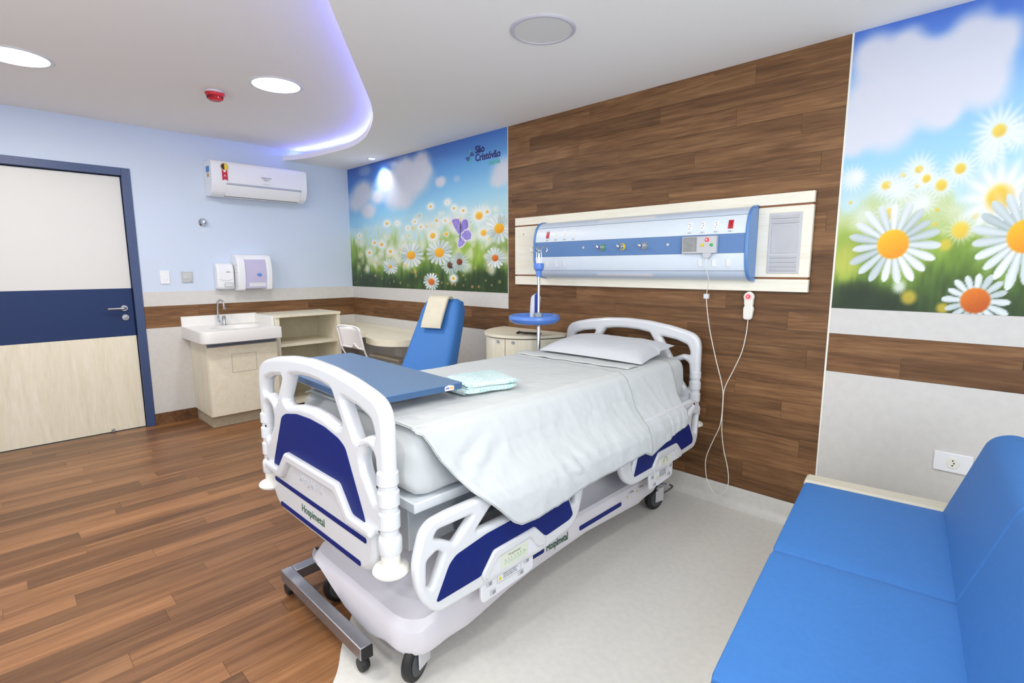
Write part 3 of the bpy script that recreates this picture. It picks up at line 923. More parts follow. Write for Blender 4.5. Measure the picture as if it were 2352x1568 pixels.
# paper towel dispenser
t = empty('paper_towel_dispenser', (0, -1.07, 1.15), 0, 'white and translucent lilac paper towel dispenser above the sink', 'towel dispenser')
prof = [(.001, 1.15), (.12, 1.15), (.15, 1.16), (.172, 1.24), (.18, 1.32), (.172, 1.4), (.15, 1.455), (.12, 1.478), (.001, 1.485)]
MB().prism(prof, -1.232, -1.165, 'y').build('side_shell', PLASTW, t, bevel=.008)
MB().prism(prof, -.975, -.925, 'y').build('side_shell', PLASTW, t, bevel=.008)
MB().prism([(.001, 1.435), (.152, 1.435), (.145, 1.458), (.12, 1.478), (.001, 1.485)], -1.17, -.97, 'y').build('top_shell', PLASTW, t, bevel=.003)
MB().prism([(.02, 1.165), (.12, 1.165), (.143, 1.17), (.163, 1.24), (.17, 1.32), (.163, 1.4), (.148, 1.437), (.02, 1.437)], -1.168, -.972, 'y').build('window_cover', mat('lilac_translucent', (196, 192, 222), .25, var=.03, vscale=6, coat=.3), t)
MB().prism([(.1475, 1.186), (.151, 1.186), (.158, 1.222), (.1545, 1.222)], -1.135, -.985, 'y').build('tear_slot', PLASTM, t)
b = MB(); b.lathe([(0, .1715), (.021, .1715), (.021, .1725), (0, .1725)], (0, -1.045, 1.296), 'x', 24, 1.0, .62); b.build('logo', mat('logo_blue', (40, 130, 226), .4), t)
text('logo', 'elite', .014, onX(.1732, -1.06, 1.292), PLAST, t)
b = MB()
for k in range(7): b.box(.10, .17, -1.234, -1.2325, 1.19 + k * .032, 1.2 + k * .032)
b.build('grip_ribs', PLASTM, t, smooth=False)

# air conditioner
t = empty('air_conditioner', (0, -.975, 1.98), 0, 'white split air conditioner high on the pale blue wall', 'air conditioner')
prof = rc([(.001, 2.0), (.10, 1.985), (.165, 2.01), (.205, 2.09), (.21, 2.26), (.195, 2.288), (.12, 2.29), (.001, 2.29)], [.003, .02, .03, .06, .03, .02, .01, .003], 5)
MB().prism(prof, -1.395, -.555, 'y').build('body', PLASTW, t, bevel=.012)
MB().prism([(.155, 1.992), (.172, 2.008), (.205, 2.073), (.209, 2.084), (.206, 2.087), (.168, 2.013), (.15, 1.996)], -1.285, -.62, 'y').build('air_flap', PLASTW, t, bevel=.002)
MB().prism([(.2045, 2.086), (.2105, 2.089), (.2115, 2.101), (.2065, 2.103)], -1.28, -.615, 'y').build('groove', mat('ac_groove', (176, 182, 196), .4), t)
MB().prism([(.146, 1.9885), (.152, 1.9905), (.156, 1.9945), (.15, 1.994)], -1.29, -.63, 'y').build('gap', DGREY, t, smooth=False)
text('lettering', 'SPRINGER', .020, onX(.2115, -.985, 2.17), MGREY, t, sx=1.05)
text('lettering', 'Midea', .018, onX(.2115, -.965, 2.153), MGREY, t)
text('lettering', 'INVERTER', .010, onX(.2115, -.97, 2.118), LGREY, t, sx=1.4)
b = MB(); b.lathe([(0, 0), (.033, 0), (.033, .0008), (0, .0008)], (.2115, -1.29, 2.235), 'x', 28); b.build('energy_sticker', mat('sticker_tan', (214, 170, 130), .5), t)
b = MB(); b.prism([(-1.29 + .026 * math.cos(a), 2.235 + .026 * math.sin(a)) for a in [-PI / 2 + PI * k / 12 for k in range(13)]], .2123, .2130, 'x'); b.build('energy_sticker', mat('sticker_yellow', (240, 210, 30), .5), t, smooth=False)
b = MB(); b.prism([(-1.29 - .026 * math.cos(a), 2.235 + .026 * math.sin(a)) for a in [-PI / 2 + PI * k / 12 for k in range(13)]], .2123, .2130, 'x'); b.build('energy_sticker', INK, t, smooth=False)
MB().prism([(-1.312, 2.21), (-1.268, 2.21), (-1.268, 2.118), (-1.29, 2.132), (-1.312, 2.118)], .2113, .2121, 'x').build('ribbon_sticker', mat('sticker_red', (196, 24, 64), .5), t, smooth=False)
MB().box(.2121, .2126, -1.3, -1.28, 2.19, 2.208).build('ribbon_label', PLASTC, t)
text('ribbon_label', 'A', .03, onX(.2126, -1.3, 2.15), PLASTC, t)
MB().box(.07, .15, -1.3975, -1.3965, 2.19, 2.24).build('side_sticker', mat('sticker_blue', (70, 140, 210), .5), t)
MB().box(.09, .13, -1.3975, -1.3965, 2.15, 2.18).build('side_sticker', mat('sticker_orange', (220, 150, 60), .5), t)

# ------------------------------------------------------------------ sink cabinet, counter, faucet, shelf unit, desk
t = empty('sink_cabinet', (.25, -1.34, 0), 0, 'beige laminate sink cabinet with single door standing by the blue door', 'cabinet')
MB().box(.002, .452, -1.612, -1.062, 0, .098).build('plinth', wood('taupe_laminate', [(170, 156, 130), (184, 172, 148), (196, 184, 160)], .5, 1, 0, 0, .1, .04, False), t, smooth=False)
MB().box(.006, .48, -1.625, -1.607, .098, .728).box(.006, .48, -1.07, -1.052, .098, .728).box(.006, .48, -1.607, -1.07, .098, .116).box(.006, .012, -1.607, -1.07, .116, .728).build('body', BEIGEV, t, smooth=False)
dr = MB().box(.482, .5, -1.621, -1.056, .102, .698).build('door', BEIGE, t, bevel=.001)
b = MB()
for (y0, y1, z0, z1) in ((-1.44, -1.24, .6215, .6235), (-1.44, -1.24, .464, .466), (-1.441, -1.439, .464, .6235), (-1.241, -1.239, .464, .6235)): b.box(.4996, .5008, y0, y1, z0, z1)
b.build('waste_flap', mat('seam_brown', (128, 112, 90), .6), dr, smooth=False)
MB().prism([(.47, .702), (.502, .702), (.502, .708), (.49, .716), (.49, .73), (.47, .73)], -1.621, -1.056, 'y').build('handle_rail', mat('alu_profile', (140, 150, 164), .35, metal=.5), t, smooth=False)

t = empty('washbasin', (.3, -1.36, .74), 0, 'white solid-surface washbasin counter with raised back and side edges on the sink cabinet', 'sink')
outer = rc([(.002, -1.68), (.6, -1.68), (.6, -1.045), (.002, -1.045)], [.001, .09, .002, .001], 8)
cx, cy, rx_, ry_ = .30, -1.32, .155, .205
ell = [(cx + rx_ * math.cos(a), cy + ry_ * math.sin(a)) for a in [2 * PI * k / 40 for k in range(40)]]
shape('counter', [outer, ell], .10, .004, 'xy', .79, mat('solid_surface', (240, 239, 236), .25, var=.006, vscale=3), t)
rs = []
for s_, z_ in ((1.0, .838), (.98, .80), (.92, .765), (.75, .745), (.4, .738), (.06, .736)):
    rs.append([(cx + rx_ * s_ * math.cos(a), cy + ry_ * s_ * math.sin(a), z_) for a in [2 * PI * k / 40 for k in range(40)]])
MB().rings(rs, cap0=False).build('bowl', MATS['solid_surface'], t)
MB().lathe([(0, .739), (.02, .739), (.02, .742), (0, .742)], (cx, cy, 0), 'z', 20).build('drain', STEEL, t)
MB().box(.002, .02, -1.68, -1.045, .84, .932).box(.02, .44, -1.063, -1.045, .84, .926).build('upstand', MATS['solid_surface'], t, bevel=.002)

t = empty('faucet', (.105, -1.36, .84), 0, 'chrome swan-neck faucet standing on the white washbasin', 'faucet')
MB().lathe([(0, 0), (.024, 0), (.024, .006), (.016, .012), (.014, .045), (.018, .05), (.018, .07), (.012, .078), (0, .08)], (.105, -1.36, .84), 'z', 24).build('body', STEEL, t)
MB().tube(crv([(.105, -1.36, .872), (.1, -1.385, .87), (.098, -1.402, .882), (.098, -1.404, .93), (.098, -1.404, 1.01), (.11, -1.4, 1.055), (.15, -1.39, 1.075), (.185, -1.38, 1.055), (.195, -1.378, 1.018)], 6), .009, 12).lathe([(.012, -.01), (.013, .0), (.013, .022), (.009, .024)], (.195, -1.378, 1.0), 'z', 14).build('spout', STEEL, t)
MB().box(.075, .135, -1.366, -1.354, .916, .924).lathe([(0, .07), (.014, .07), (.014, .088), (0, .09)], (.105, -1.36, .84), 'z', 16).build('handle', STEEL, t, bevel=.002)

t = empty('shelf_unit', (.22, -.72, 0), 0, 'beige open shelf unit standing between the sink and the desk', 'shelf')
MB().box(.006, .462, -1.043, -.402, .905, .928).build('top_board', BEIGE, t, bevel=.001)
MB().box(.006, .45, -1.041, -1.0, 0, .905).build('side_panel', BEIGEV, t, smooth=False)
MB().box(.006, .45, -.44, -.405, 0, .905).build('side_panel', BEIGEV, t, smooth=False)
for zz in (.64, .36, .08): MB().box(.012, .44, -1.0, -.44, zz - .012, zz + .014).build('shelf_board', BEIGE, t, bevel=.001)
MB().box(.006, .012, -1.0, -.44, .0, .905).build('back_panel', mat('shelf_back', (206, 198, 172), .5), t, smooth=False)

t = empty('desk', (.9, -.25, .71), 0, 'beige wall desk with a wavy front edge in the far corner', 'desk')
dk = crv([(.022, -.395, 0), (.3, -.395, 0), (.47, -.397, 0), (.62, -.42, 0), (.82, -.43, 0), (.92, -.415, 0), (.995, -.412, 0), (1.06, -.45, 0), (1.14, -.52, 0), (1.27, -.59, 0), (1.42, -.62, 0), (1.57, -.59, 0), (1.68, -.50, 0), (1.76, -.36, 0), (1.79, -.2, 0), (1.8, -.006, 0)], 6)
pl = [(p.x, p.y) for p in dk] + [(.006, -.006), (.006, -.395)]
MB().prism(pl, .708, .762).build('desktop', BEIGE, t)
MB().box(.006, .4, -.395, -.38, .3, .708).build('side_panel', BEIGEV, t, smooth=False)
MB().box(.45, 1.0, -.09, -.006, .44, .46).build('lower_shelf', BEIGE, t, smooth=False)


def outlet(name, x0, x1, z0, z1, label, n=2, y=-.004):
    t = empty(name, ((x0 + x1) / 2, 0, (z0 + z1) / 2), 0, label, 'socket')
    MB().box(x0, x1, y - .009, y, z0, z1).build('plate', PLASTW, t, bevel=.0025)
    for k in range(n):
        cx = x0 + (x1 - x0) * (k + .5) / n; cz = (z0 + z1) / 2
        w = min((x1 - x0) / n * .36, .024)
        shape('socket_face', [rc([(cx - w, cz), (cx - w * .55, cz + w * .95), (cx + w * .55, cz + w * .95), (cx + w, cz), (cx + w * .55, cz - w * .95), (cx - w * .55, cz - w * .95)], .003)], .004, .001, 'xz', y - .0095, PLASTC, t)
        b = MB()
        for dz in (-.45, 0, .45): b.lathe([(0, -.0001), (w * .13, -.0001), (w * .13, .0008), (0, .0008)], (cx + (w * .2 if dz == 0 else 0), y - .0122, cz + dz * w), 'y', 10)
        b.build('pin_holes', INK, t, smooth=False)
    return t


outlet('wall_socket', .81, .93, .475, .555, 'white double wall socket under the wavy desk', 2)
outlet('wall_socket', 5.083, 5.212, .467, .552, 'white single wall socket on the wall behind the blue sofa', 1)

# white side chair
t = empty('side_chair', (1.26, -.55, 0), math.radians(2), 'white plastic side chair pushed up to the beige desk', 'chair')


def cgrid(name, fn, nu, nv, th, m, parent, **k):
    b = MB()
    A = [[b.bm.verts.new(fn(i / nu, j / nv)) for j in range(nv + 1)] for i in range(nu + 1)]
    for i in range(nu):
        for j in range(nv): b.bm.faces.new((A[i][j], A[i + 1][j], A[i + 1][j + 1], A[i][j + 1]))
    o = b.build(name, m, parent, **k)
    md = o.modifiers.new('solid', 'SOLIDIFY'); md.thickness = th; md.offset = 0
    return o


WCH = mat('white_chair_plastic', (250, 250, 250), .35, var=.01)
yb = lambda zz: -.715 - (zz - .67) * .22
cgrid('backrest', lambda u, v: (1.075 + u * .375 + .02 * (.5 - u) * v, yb(.665 + v * .195) + .025 * (1 - (2 * u - 1) ** 2), .668 + v * .196), 12, 6, .004, WCH, t)
b = MB()
b.tube(crv([(1.08, -.62, .45), (1.075, -.66, .56), (1.07, yb(.66), .66), (1.075, yb(.8), .8), (1.09, yb(.86), .862), (1.26, yb(.86) + .03, .868), (1.44, yb(.86), .862), (1.455, yb(.8), .8), (1.455, yb(.66), .66), (1.45, -.66, .56), (1.445, -.62, .45)], 5), .0065, 8)
b.tube(crv([(1.075, yb(.68), .685), (1.2, yb(.68) + .02, .68), (1.24, yb(.69) + .02, .70), (1.262, yb(.7) + .02, .715), (1.285, yb(.69) + .02, .70), (1.32, yb(.68) + .02, .68), (1.45, yb(.68), .685)], 5), .005, 8)
b.build('back_frame', WCH, t)
MB().prism(rc([(1.05, -.62), (1.47, -.62), (1.45, -.2), (1.07, -.2)], .05), .445, .462).build('seat', WCH, t, bevel=.006)
for (x, y, dx, dy) in ((1.08, -.6, -.02, -.05), (1.44, -.6, .02, -.05), (1.1, -.24, -.02, .04), (1.42, -.24, .02, .04)):
    MB().tube([(x, y, .445), (x + dx, y + dy, .002)], .011, 10).build('leg', WHITEST, t)


# ------------------------------------------------------------------ soft shapes
def soft_box(name, m, parent, size, r, seg=6, local=True, mtx=None, puff=0.0, **k):
    """rounded cushion centred on the origin of mtx; puff swells the faces"""
    sx, sy, sz = size
    b = bmesh.new()
    bmesh.ops.create_cube(b, size=1)
    bmesh.ops.subdivide_edges(b, edges=b.edges[:], cuts=13, use_grid_fill=True)
    hx, hy, hz = sx / 2, sy / 2, sz / 2
    for v in b.verts:
        # spread rows towards the rims
        f = lambda t: (math.copysign(abs(2 * t) ** .6, t)) if abs(t) > 1e-9 else 0
        p = Vector((f(v.co.x) * hx, f(v.co.y) * hy, f(v.co.z) * hz))
        q = Vector((max(-hx + r, min(hx - r, p.x)), max(-hy + r, min(hy - r, p.y)), max(-hz + r, min(hz - r, p.z))))
        dlt = p - q
        if dlt.length > 1e-9: p = q + dlt.normalized() * r if min(abs(abs(p.x) - hx), abs(abs(p.y) - hy), abs(abs(p.z) - hz)) < 1e-6 else p
        if puff:
            a = max(0, 1 - (p.x / hx) ** 2) * max(0, 1 - (p.y / hy) ** 2) * max(0, 1 - (p.z / hz) ** 2)
            cx_ = max(0, 1 - (p.x / hx) ** 2); cy_ = max(0, 1 - (p.y / hy) ** 2); cz_ = max(0, 1 - (p.z / hz) ** 2)
            p.z += puff * cx_ * cy_ * (p.z / hz); p.x += puff * cz_ * cy_ * (p.x / hx) * .5; p.y += puff * cx_ * cz_ * (p.y / hy) * .5
        v.co = p
    me = bpy.data.meshes.new(name)
    b.to_mesh(me); b.free()
    if mtx: me.transform(mtx)
    return link_mesh(name, me, m, parent, local=local, **k)


# ------------------------------------------------------------------ blue sofa bed (local: +x = depth towards the back, -y = along the seat towards the camera)
sofa = empty('sofa', (4.709, -.529, 0), math.radians(6.9), 'royal blue three-seat sofa bed with ivory end board by the right wall bay', 'sofa')
SW = .664
for k in range(3):
    soft_box('seat_cushion', BLUEF, sofa, (.47, SW - .004, .15), .014, mtx=Matrix.Translation((.235, -SW * (k + .5), .386)), puff=.004)
    # leaning back cushion, built as wedge
    y0, y1 = -SW * k - .002, -SW * (k + 1) + .002
    prof = rc([(.432, .40), (.55, .765), (.62, .79), (.74, .72), (.74, .36), (.48, .36)], [.01, .035, .04, .04, .01, .01], 6)
    b = MB().prism([(p[0], p[1]) for p in prof], y1, y0, 'y')
    b.build('back_cushion', BLUEF, sofa, local=True, bevel=.012)
MB().box(.0, .47, -SW * 3, -.0, .06, .31).build('base', IVORY, sofa, local=True, bevel=.004)
MB().box(-.004, .74, .004, .098, .02, .461).build('end_board', IVORY, sofa, local=True, bevel=.012)
MB().box(.48, .74, -SW * 3, 0, .06, .355).build('back_base', IVORY, sofa, local=True, bevel=.004)
for x, y in ((.05, -.05), (.42, -.05), (.05, -1.94), (.42, -1.94)):
    MB().lathe([(0, 0.002), (.022, .002), (.022, .06), (0, .06)], (x, y, 0), 'z', 16).build('foot', BLACK, sofa, local=True)

# ------------------------------------------------------------------ recliner
rcl = empty('recliner', (2.30, -.84, 0), math.radians(20), 'royal blue recliner armchair with a beige headrest pad behind the bed', 'armchair')
# backrest local: faces -y; leaning back
rings = []
for i in range(15):
    t_ = i / 14
    z_ = .40 + t_ * .72
    yf = .0 + t_ * .42
    w = .222 - .062 * t_ ** 1.2
    th = .17 - .03 * t_
    if t_ > .80:
        e = (t_ - .80) / .20
        w *= math.sqrt(max(.0, 1 - (e * .80) ** 2.4)); th *= math.sqrt(max(.02, 1 - (e * .93) ** 2)); yf += .02 * e
        z_ = .40 + .72 * .80 + .72 * .20 * math.sin(e * PI / 2)
    rings.append([(x, y + yf, z_) for x, y in rc([(-w, 0), (w, 0), (w, th), (-w, th)], [.05] * 4, 5)])
MB().rings(rings).build('backrest', BLUEF, rcl, local=True)
soft_box('seat_cushion', BLUEF, rcl, (.52, .52, .14), .035, mtx=Matrix.Translation((0, -.22, .41)), puff=.006)
for s in (-1, 1):
    soft_box('armrest', BLUEF, rcl, (.09, .5, .08), .03, mtx=Matrix.Translation((s * .315, -.2, .60)))
    MB().box(s * .315 - .025, s * .315 + .025, -.36, -.31, .03, .57).box(s * .315 - .025, s * .315 + .025, -.06, -.01, .03, .57).build('arm_support', BRUSH, rcl, local=True, bevel=.004)
MB().box(-.3, .3, -.4, .02, .06, .33).build('base', DGREY, rcl, local=True, bevel=.01)
# headrest pad hanging over the top
pad = []
path = crv([(0, .455, 1.03), (0, .47, 1.10), (0, .44, 1.133), (0, .40, 1.125), (0, .37, 1.08), (0, .315, .99), (0, .275, .915)], 5)
rs = []
for i, p in enumerate(path):
    a = path[max(0, i - 1)]; c = path[min(len(path) - 1, i + 1)]
    tn = (c - a).normalized(); nr = Vector((0, tn.z, -tn.y))
    if nr.y > 0 and i > len(path) * .5: nr = -nr
    nr = Vector((0, -tn.z, tn.y)) * -1
    n_ = nr.normalized()
    endf = 1 - .6 * (max(0, (i - len(path) + 4) / 3)) ** 2 if i > len(path) - 4 else 1
    hw = .086
    ring = []
    for (u, v) in rc([(-hw, -.013), (hw, -.013), (hw, .013), (-hw, .013)], .012, 3):
        ring.append(Vector((u - .008, p.y - .012 * (1 if i > 8 else 0), p.z)) + n_ * (v * endf))
    rs.append(ring)
MB().rings(rs).build('headrest_pad', mat('beige_leatherette', (212, 206, 184), .55, bump=.08), rcl, local=True, label='beige headrest pad')

# ------------------------------------------------------------------ bedside cabinet
t = empty('bedside_cabinet', (2.72, 0, 0), 0, 'beige half-round bedside cabinet against the wood wall beside the drip stand', 'cabinet')


def halfell(cx, a, b_, n=28, y0=-.006): return [(cx + a * math.cos(PI + PI * k / n), y0 + b_ * math.sin(PI + PI * k / n)) for k in range(n + 1)]


MB().prism(halfell(2.72, .322, .393), .06, .876).build('body', mat('dark_gap', (96, 84, 70), .6), t)
MB().prism(halfell(2.72, .34, .42), .876, .895).build('top_board', BEIGE, t)
MB().prism(halfell(2.72, .29, .34), 0.002, .06).build('plinth', MATS['taupe_laminate'], t)
for k, (a0, a1) in enumerate(((180.5, 281.5), (282.5, 359.5))):
    pts = [(2.72 + .333 * math.cos(math.radians(a0 + (a1 - a0) * i / 20)), -.006 + .406 * math.sin(math.radians(a0 + (a1 - a0) * i / 20))) for i in range(21)]
    pin = [(2.72 + .324 * math.cos(math.radians(a0 + (a1 - a0) * i / 20)), -.006 + .397 * math.sin(math.radians(a0 + (a1 - a0) * i / 20))) for i in range(21)][::-1]
    dd = MB().prism(pts + pin, .07, .868).build('door', BEIGEV, t)
    am = math.radians({0: 272.4, 1: 292.5}[k])
    c0 = Vector((2.72 + .333 * math.cos(am), -.006 + .406 * math.sin(am), .848))
    nn = Vector((math.cos(am), math.sin(am), 0))
    MB().tube([c0, c0 + nn * .008], .011, 14).build('lock', STEEL, dd)
t = empty('cable_coil', (2.93, -.25, .9), 0, 'short black cable coiled on the bedside cabinet top', 'cable')
MB().tube(crv([(2.80, -.30, .903), (2.82, -.27, .905), (2.86, -.27, .905), (2.93, -.255, .906), (2.97, -.24, .907), (2.96, -.26, .91), (2.90, -.28, .91), (2.84, -.295, .91), (2.81, -.285, .912)], 6), .007, 8).build('cable', BLACK, t)
MB().tube(crv([(2.95, -.24, .906), (2.96, -.235, .93), (2.98, -.25, .96), (2.99, -.27, .985), (2.992, -.275, .985)], 5), .0025, 6).build('lead', BLACK, t)

# ------------------------------------------------------------------ drip stand with tray
PX, PY = 3.045, -.345
t = empty('drip_stand', (PX, PY, 0), 0, 'steel drip stand with round blue tray between bedside cabinet and bed', 'drip stand')
MB().lathe([(0, .09), (.0125, .09), (.0125, 1.02), (.009, 1.03), (.009, 1.34), (0, 1.34)], (PX, PY, 0), 'z', 16).build('pole', STEEL, t)
MB().lathe([(.009, 1.295), (.017, 1.295), (.02, 1.335), (.032, 1.345), (.034, 1.36), (.034, 1.378), (.03, 1.383), (0, 1.383)], (PX, PY, 0), 'z', 24).build('hook_collar', TRAYB, t)
for k in range(4):
    a = k * PI / 2 + .5
    ux, uy = math.cos(a), math.sin(a)
    pts = [(PX + ux * .014, PY + uy * .014, 1.37), (PX + ux * .016, PY + uy * .016, 1.44), (PX + ux * .012, PY + uy * .012, 1.462)]
    for j in range(9):
        an = PI - j * PI * 1.75 / 8
        pts.append((PX + ux * (.034 + .02 * math.cos(an)), PY + uy * (.034 + .02 * math.cos(an)), 1.468 + .018 * math.sin(an)))
    MB().tube(crv(pts, 3), .0026, 7).build('bag_hook', STEEL, t)
MB().lathe([(.013, .986), (.09, .988), (.135, .994), (.160, 1.008), (.170, 1.026), (.167, 1.042), (.157, 1.048), (.148, 1.042), (.135, 1.024), (.09, 1.016), (.013, 1.014)], (PX - .02, PY - .02, 0), 'z', 56).build('tray', TRAYB, t)
MB().lathe([(.0135, 1.016), (.026, 1.016), (.028, 1.03), (.028, 1.055), (.022, 1.062), (.0135, 1.062)], (PX, PY, 0), 'z', 20).tube([(PX, PY - .01, 1.045), (PX + .03, PY - .035, 1.048)], .012, 12).build('clamp', MGREY, t)
MB().lathe([(0, 0), (.019, 0), (.021, .006), (.019, .012), (0, .012)], (0, 0, 0), 'y', 8).bm.free()
kb = MB().tube([(PX + .03, PY - .035, 1.048), (PX + .04, PY - .047, 1.05)], .02, 8).build('clamp_knob', mat('grey_green_plastic', (150, 170, 176), .4), t)
for k in range(4):
    a = k * PI / 2 + PI / 4 + .2
    e_ = (PX + .19 * math.cos(a), PY + .19 * math.sin(a))
    MB().tube([(PX, PY, .11), (e_[0], e_[1], .07)], .012, 8).tube([(e_[0], e_[1], .075), (e_[0], e_[1], .045)], .008, 8).build('leg', BRUSH, t)
    MB().lathe([(0, -.009), (.022, -.009), (.024, 0), (.022, .009), (0, .009)], (e_[0], e_[1], .026), 'x', 16).build('caster', BLACK, t)
# handheld device on the tray
t = empty('handheld_scanner', (2.975, -.305, 1.021), math.radians(-20), 'white and blue handheld device standing upright on the blue tray', 'device')
rs = []
for i in range(13):
    q = i / 12; z_ = 1.016 + q * .165
    w = .022 * (1 - .0 * q) * math.sqrt(max(.02, 1 - max(0, (q - .8) / .2) ** 2 * .9)); d_ = .03 * math.sqrt(max(.02, 1 - max(0, (q - .85) / .15) ** 2 * .9))
    rs.append([(x, y + .012 * q * q, z_) for x, y in rc([(-w, -d_), (w, -d_), (w, d_), (-w, d_)], .012, 4)])
lc = Matrix.Translation((0, 0, -1.02))
b = MB().rings(rs); bmesh.ops.transform(b.bm, matrix=lc, verts=b.bm.verts[:]); b.build('housing', PLASTM, t, local=True)
b = MB().box(.0222, .0275, -.014, .02, .02, .158); b.build('back_cover', mat('royal_blue_plastic', (52, 80, 190), .35), t, local=True, bevel=.005)
b = MB().lathe([(0, .158), (.012, .158), (.014, .164), (.008, .171), (0, .172)], (.006, .018, 0), 'z', 16); b.build('cap', MATS['royal_blue_plastic'], t, local=True)

# ------------------------------------------------------------------ headwall: wooden board, service panel
t = empty('headboard_panel', (3.53, 0, 1.23), 0, 'pale wooden mounting board with two brown grooves on the wood wall above the bed', 'wall board')
MB().box(2.54, 4.527, -.022, -.005, 1.24, 1.71).build('backing', BROWNG, t, smooth=False)
for z0, z1 in ((1.230, 1.2925), (1.3035, 1.655), (1.6655, 1.72)):
    MB().box(2.532, 4.535, -.034, -.010, z0, z1).build('board', PALEW, t, bevel=.0012)
MB().lathe([(0, 0), (.004, 0), (.004, .002), (0, .002)], (2.62, -.036, 1.60), 'y', 12).build('screw', DGREY, t)

ZU0, ZU1 = 1.285, 1.665
ZMID, HH = (ZU0 + ZU1) / 2, (ZU1 - ZU0) / 2


def dep(z_):
    q = min(1, abs((z_ - ZMID) / HH))
    return .036 + .116 * (1 - q ** 3.0) ** (1 / 2.4)


def strip_part(name, za, zb, x0, x1, m, parent, off=0.0, n=14):
    b = MB()
    zs = [za + (zb - za) * (1 - math.cos(PI * i / n)) / 2 for i in range(n + 1)]
    pr = [(-(dep(z_) + off), z_) for z_ in zs]
    back = [(-.036, zb), (-.036, za)]
    b.prism(pr + back, x0, x1, 'x')
    return b.build(name, m, parent)


su = empty('service_panel', (3.56, -.03, ZU0), 0, 'long curved ice-blue medical service panel with blue end caps above the bed', 'medical panel')
X0, X1 = 2.843, 4.264
strip_part('upper_cover', 1.6225, ZU1, X0, X1, ICEB2, su)
strip_part('outlet_strip', 1.5265, 1.6205, X0, X1, ICEB, su)
strip_part('colour_band', 1.4275, 1.5255, X0, X1, MIDB, su, -.0006)
strip_part('switch_strip', 1.3365, 1.4265, X0, X1, ICEB, su)
strip_part('lower_cover', ZU0, 1.3345, X0, X1, ICEB2, su)


def cap_prof(o):
    zs = [ZU0 - o + (ZU1 - ZU0 + 2 * o) * (1 - math.cos(PI * i / 30)) / 2 for i in range(31)]
    return [(-(.036 + (.116 + o) * (1 - min(1, abs((z_ - ZMID) / (HH + o))) ** 3.0) ** (1 / 2.4)), z_) for z_ in zs] + [(-.036, ZU1 + o), (-.036, ZU0 - o)]


MB().prism(cap_prof(.006), X1, X1 + .018, 'x').build('end_cap', CAPB, su, bevel=.004)
MB().prism(cap_prof(.006), X0 - .018, X0, 'x').build('end_cap', CAPB, su, bevel=.004)
sf = lambda z_, o=0: -(dep(z_) + o)


def plate_on(name, x0, x1, z0, z1, m, o0=-.002, o1=.003, parent=su, **k):
    n = 5
    zs = [z0 + (z1 - z0) * i / n for i in range(n + 1)]
    pr = [(sf(z_, o1), z_) for z_ in zs] + [(sf(z_, o0), z_) for z_ in zs[::-1]]
    return MB().prism(pr, x0, x1, 'x').build(name, m, parent, **k)


plate_on('lamp_cover', 3.34, 3.73, 1.637, 1.652, PLASTW, o1=.0025)
plate_on('lamp_cover', 3.34, 3.73, 1.300, 1.317, PLASTW, o1=.0025)
WSOCK = mat('socket_white', (238, 240, 238), .35)
for x, red in ((2.95, 1), (3.024, 0), (3.097, 0), (3.170, 0), (3.965, 0), (4.038, 0), (4.111, 0), (4.186, 1)):
    f = plate_on('socket', x - .0125, x + .0125, 1.552, 1.596, RED if red else WSOCK, label='red socket' if red else None)
    b = MB()
    for dx, dz in ((-.002, .012), (.003, 0), (-.002, -.012)): b.lathe([(0, 0), (.0022, 0), (.0022, .001), (0, .001)], (x + dx, sf(1.574 + dz, .0042), 1.574 + dz), 'y', 8)
    b.build('pin_holes', INK, f, smooth=False)
    plate_on('marking_label', x - .013, x + .013, 1.536, 1.542, mat('label_grey', (206, 210, 214), .5), o1=.001)
    text('marking', '220V' if red else '127V', .006, onY(x - .008, sf(1.539, .0016), 1.537), DGREY, su, ext=.0002)
for x in (2.95, 3.026, 3.098, 4.034, 4.110, 4.184):
    plate_on('rocker_switch', x - .011, x + .011, 1.358, 1.396, WSOCK, o1=.005)
for x in (3.256, 3.842):
    MB().lathe([(0, 0), (.009, 0), (.008, -.004), (0, -.004)], (x, sf(1.481), 1.481), 'y', 16).build('blank_plug', LGREY, su)
for x, m, nm in ((3.40, GREEN, 'green gas outlet'), (3.547, YELL, 'yellow gas outlet'), (3.693, MGREY, 'grey gas outlet')):
    y_ = sf(1.478)
    g_ = MB().lathe([(0, 0), (.021, 0), (.021, -.006), (.018, -.010), (0, -.010)], (x, y_, 1.478), 'y', 28).build('gas_outlet', m, su, label=nm)
    MB().lathe([(.017, -.010), (.017, -.013), (.012, -.013), (.012, -.030), (.008, -.032), (.008, -.052), (.0095, -.053), (.0095, -.058), (.004, -.06), (0, -.06)], (x, y_, 1.478), 'y', 20).build('nozzle', STEEL, g_)
    MB().lathe([(.021, 0), (.0235, 0), (.0235, -.004), (.021, -.004)], (x, y_, 1.478), 'y', 28).build('ring', STEEL, g_)

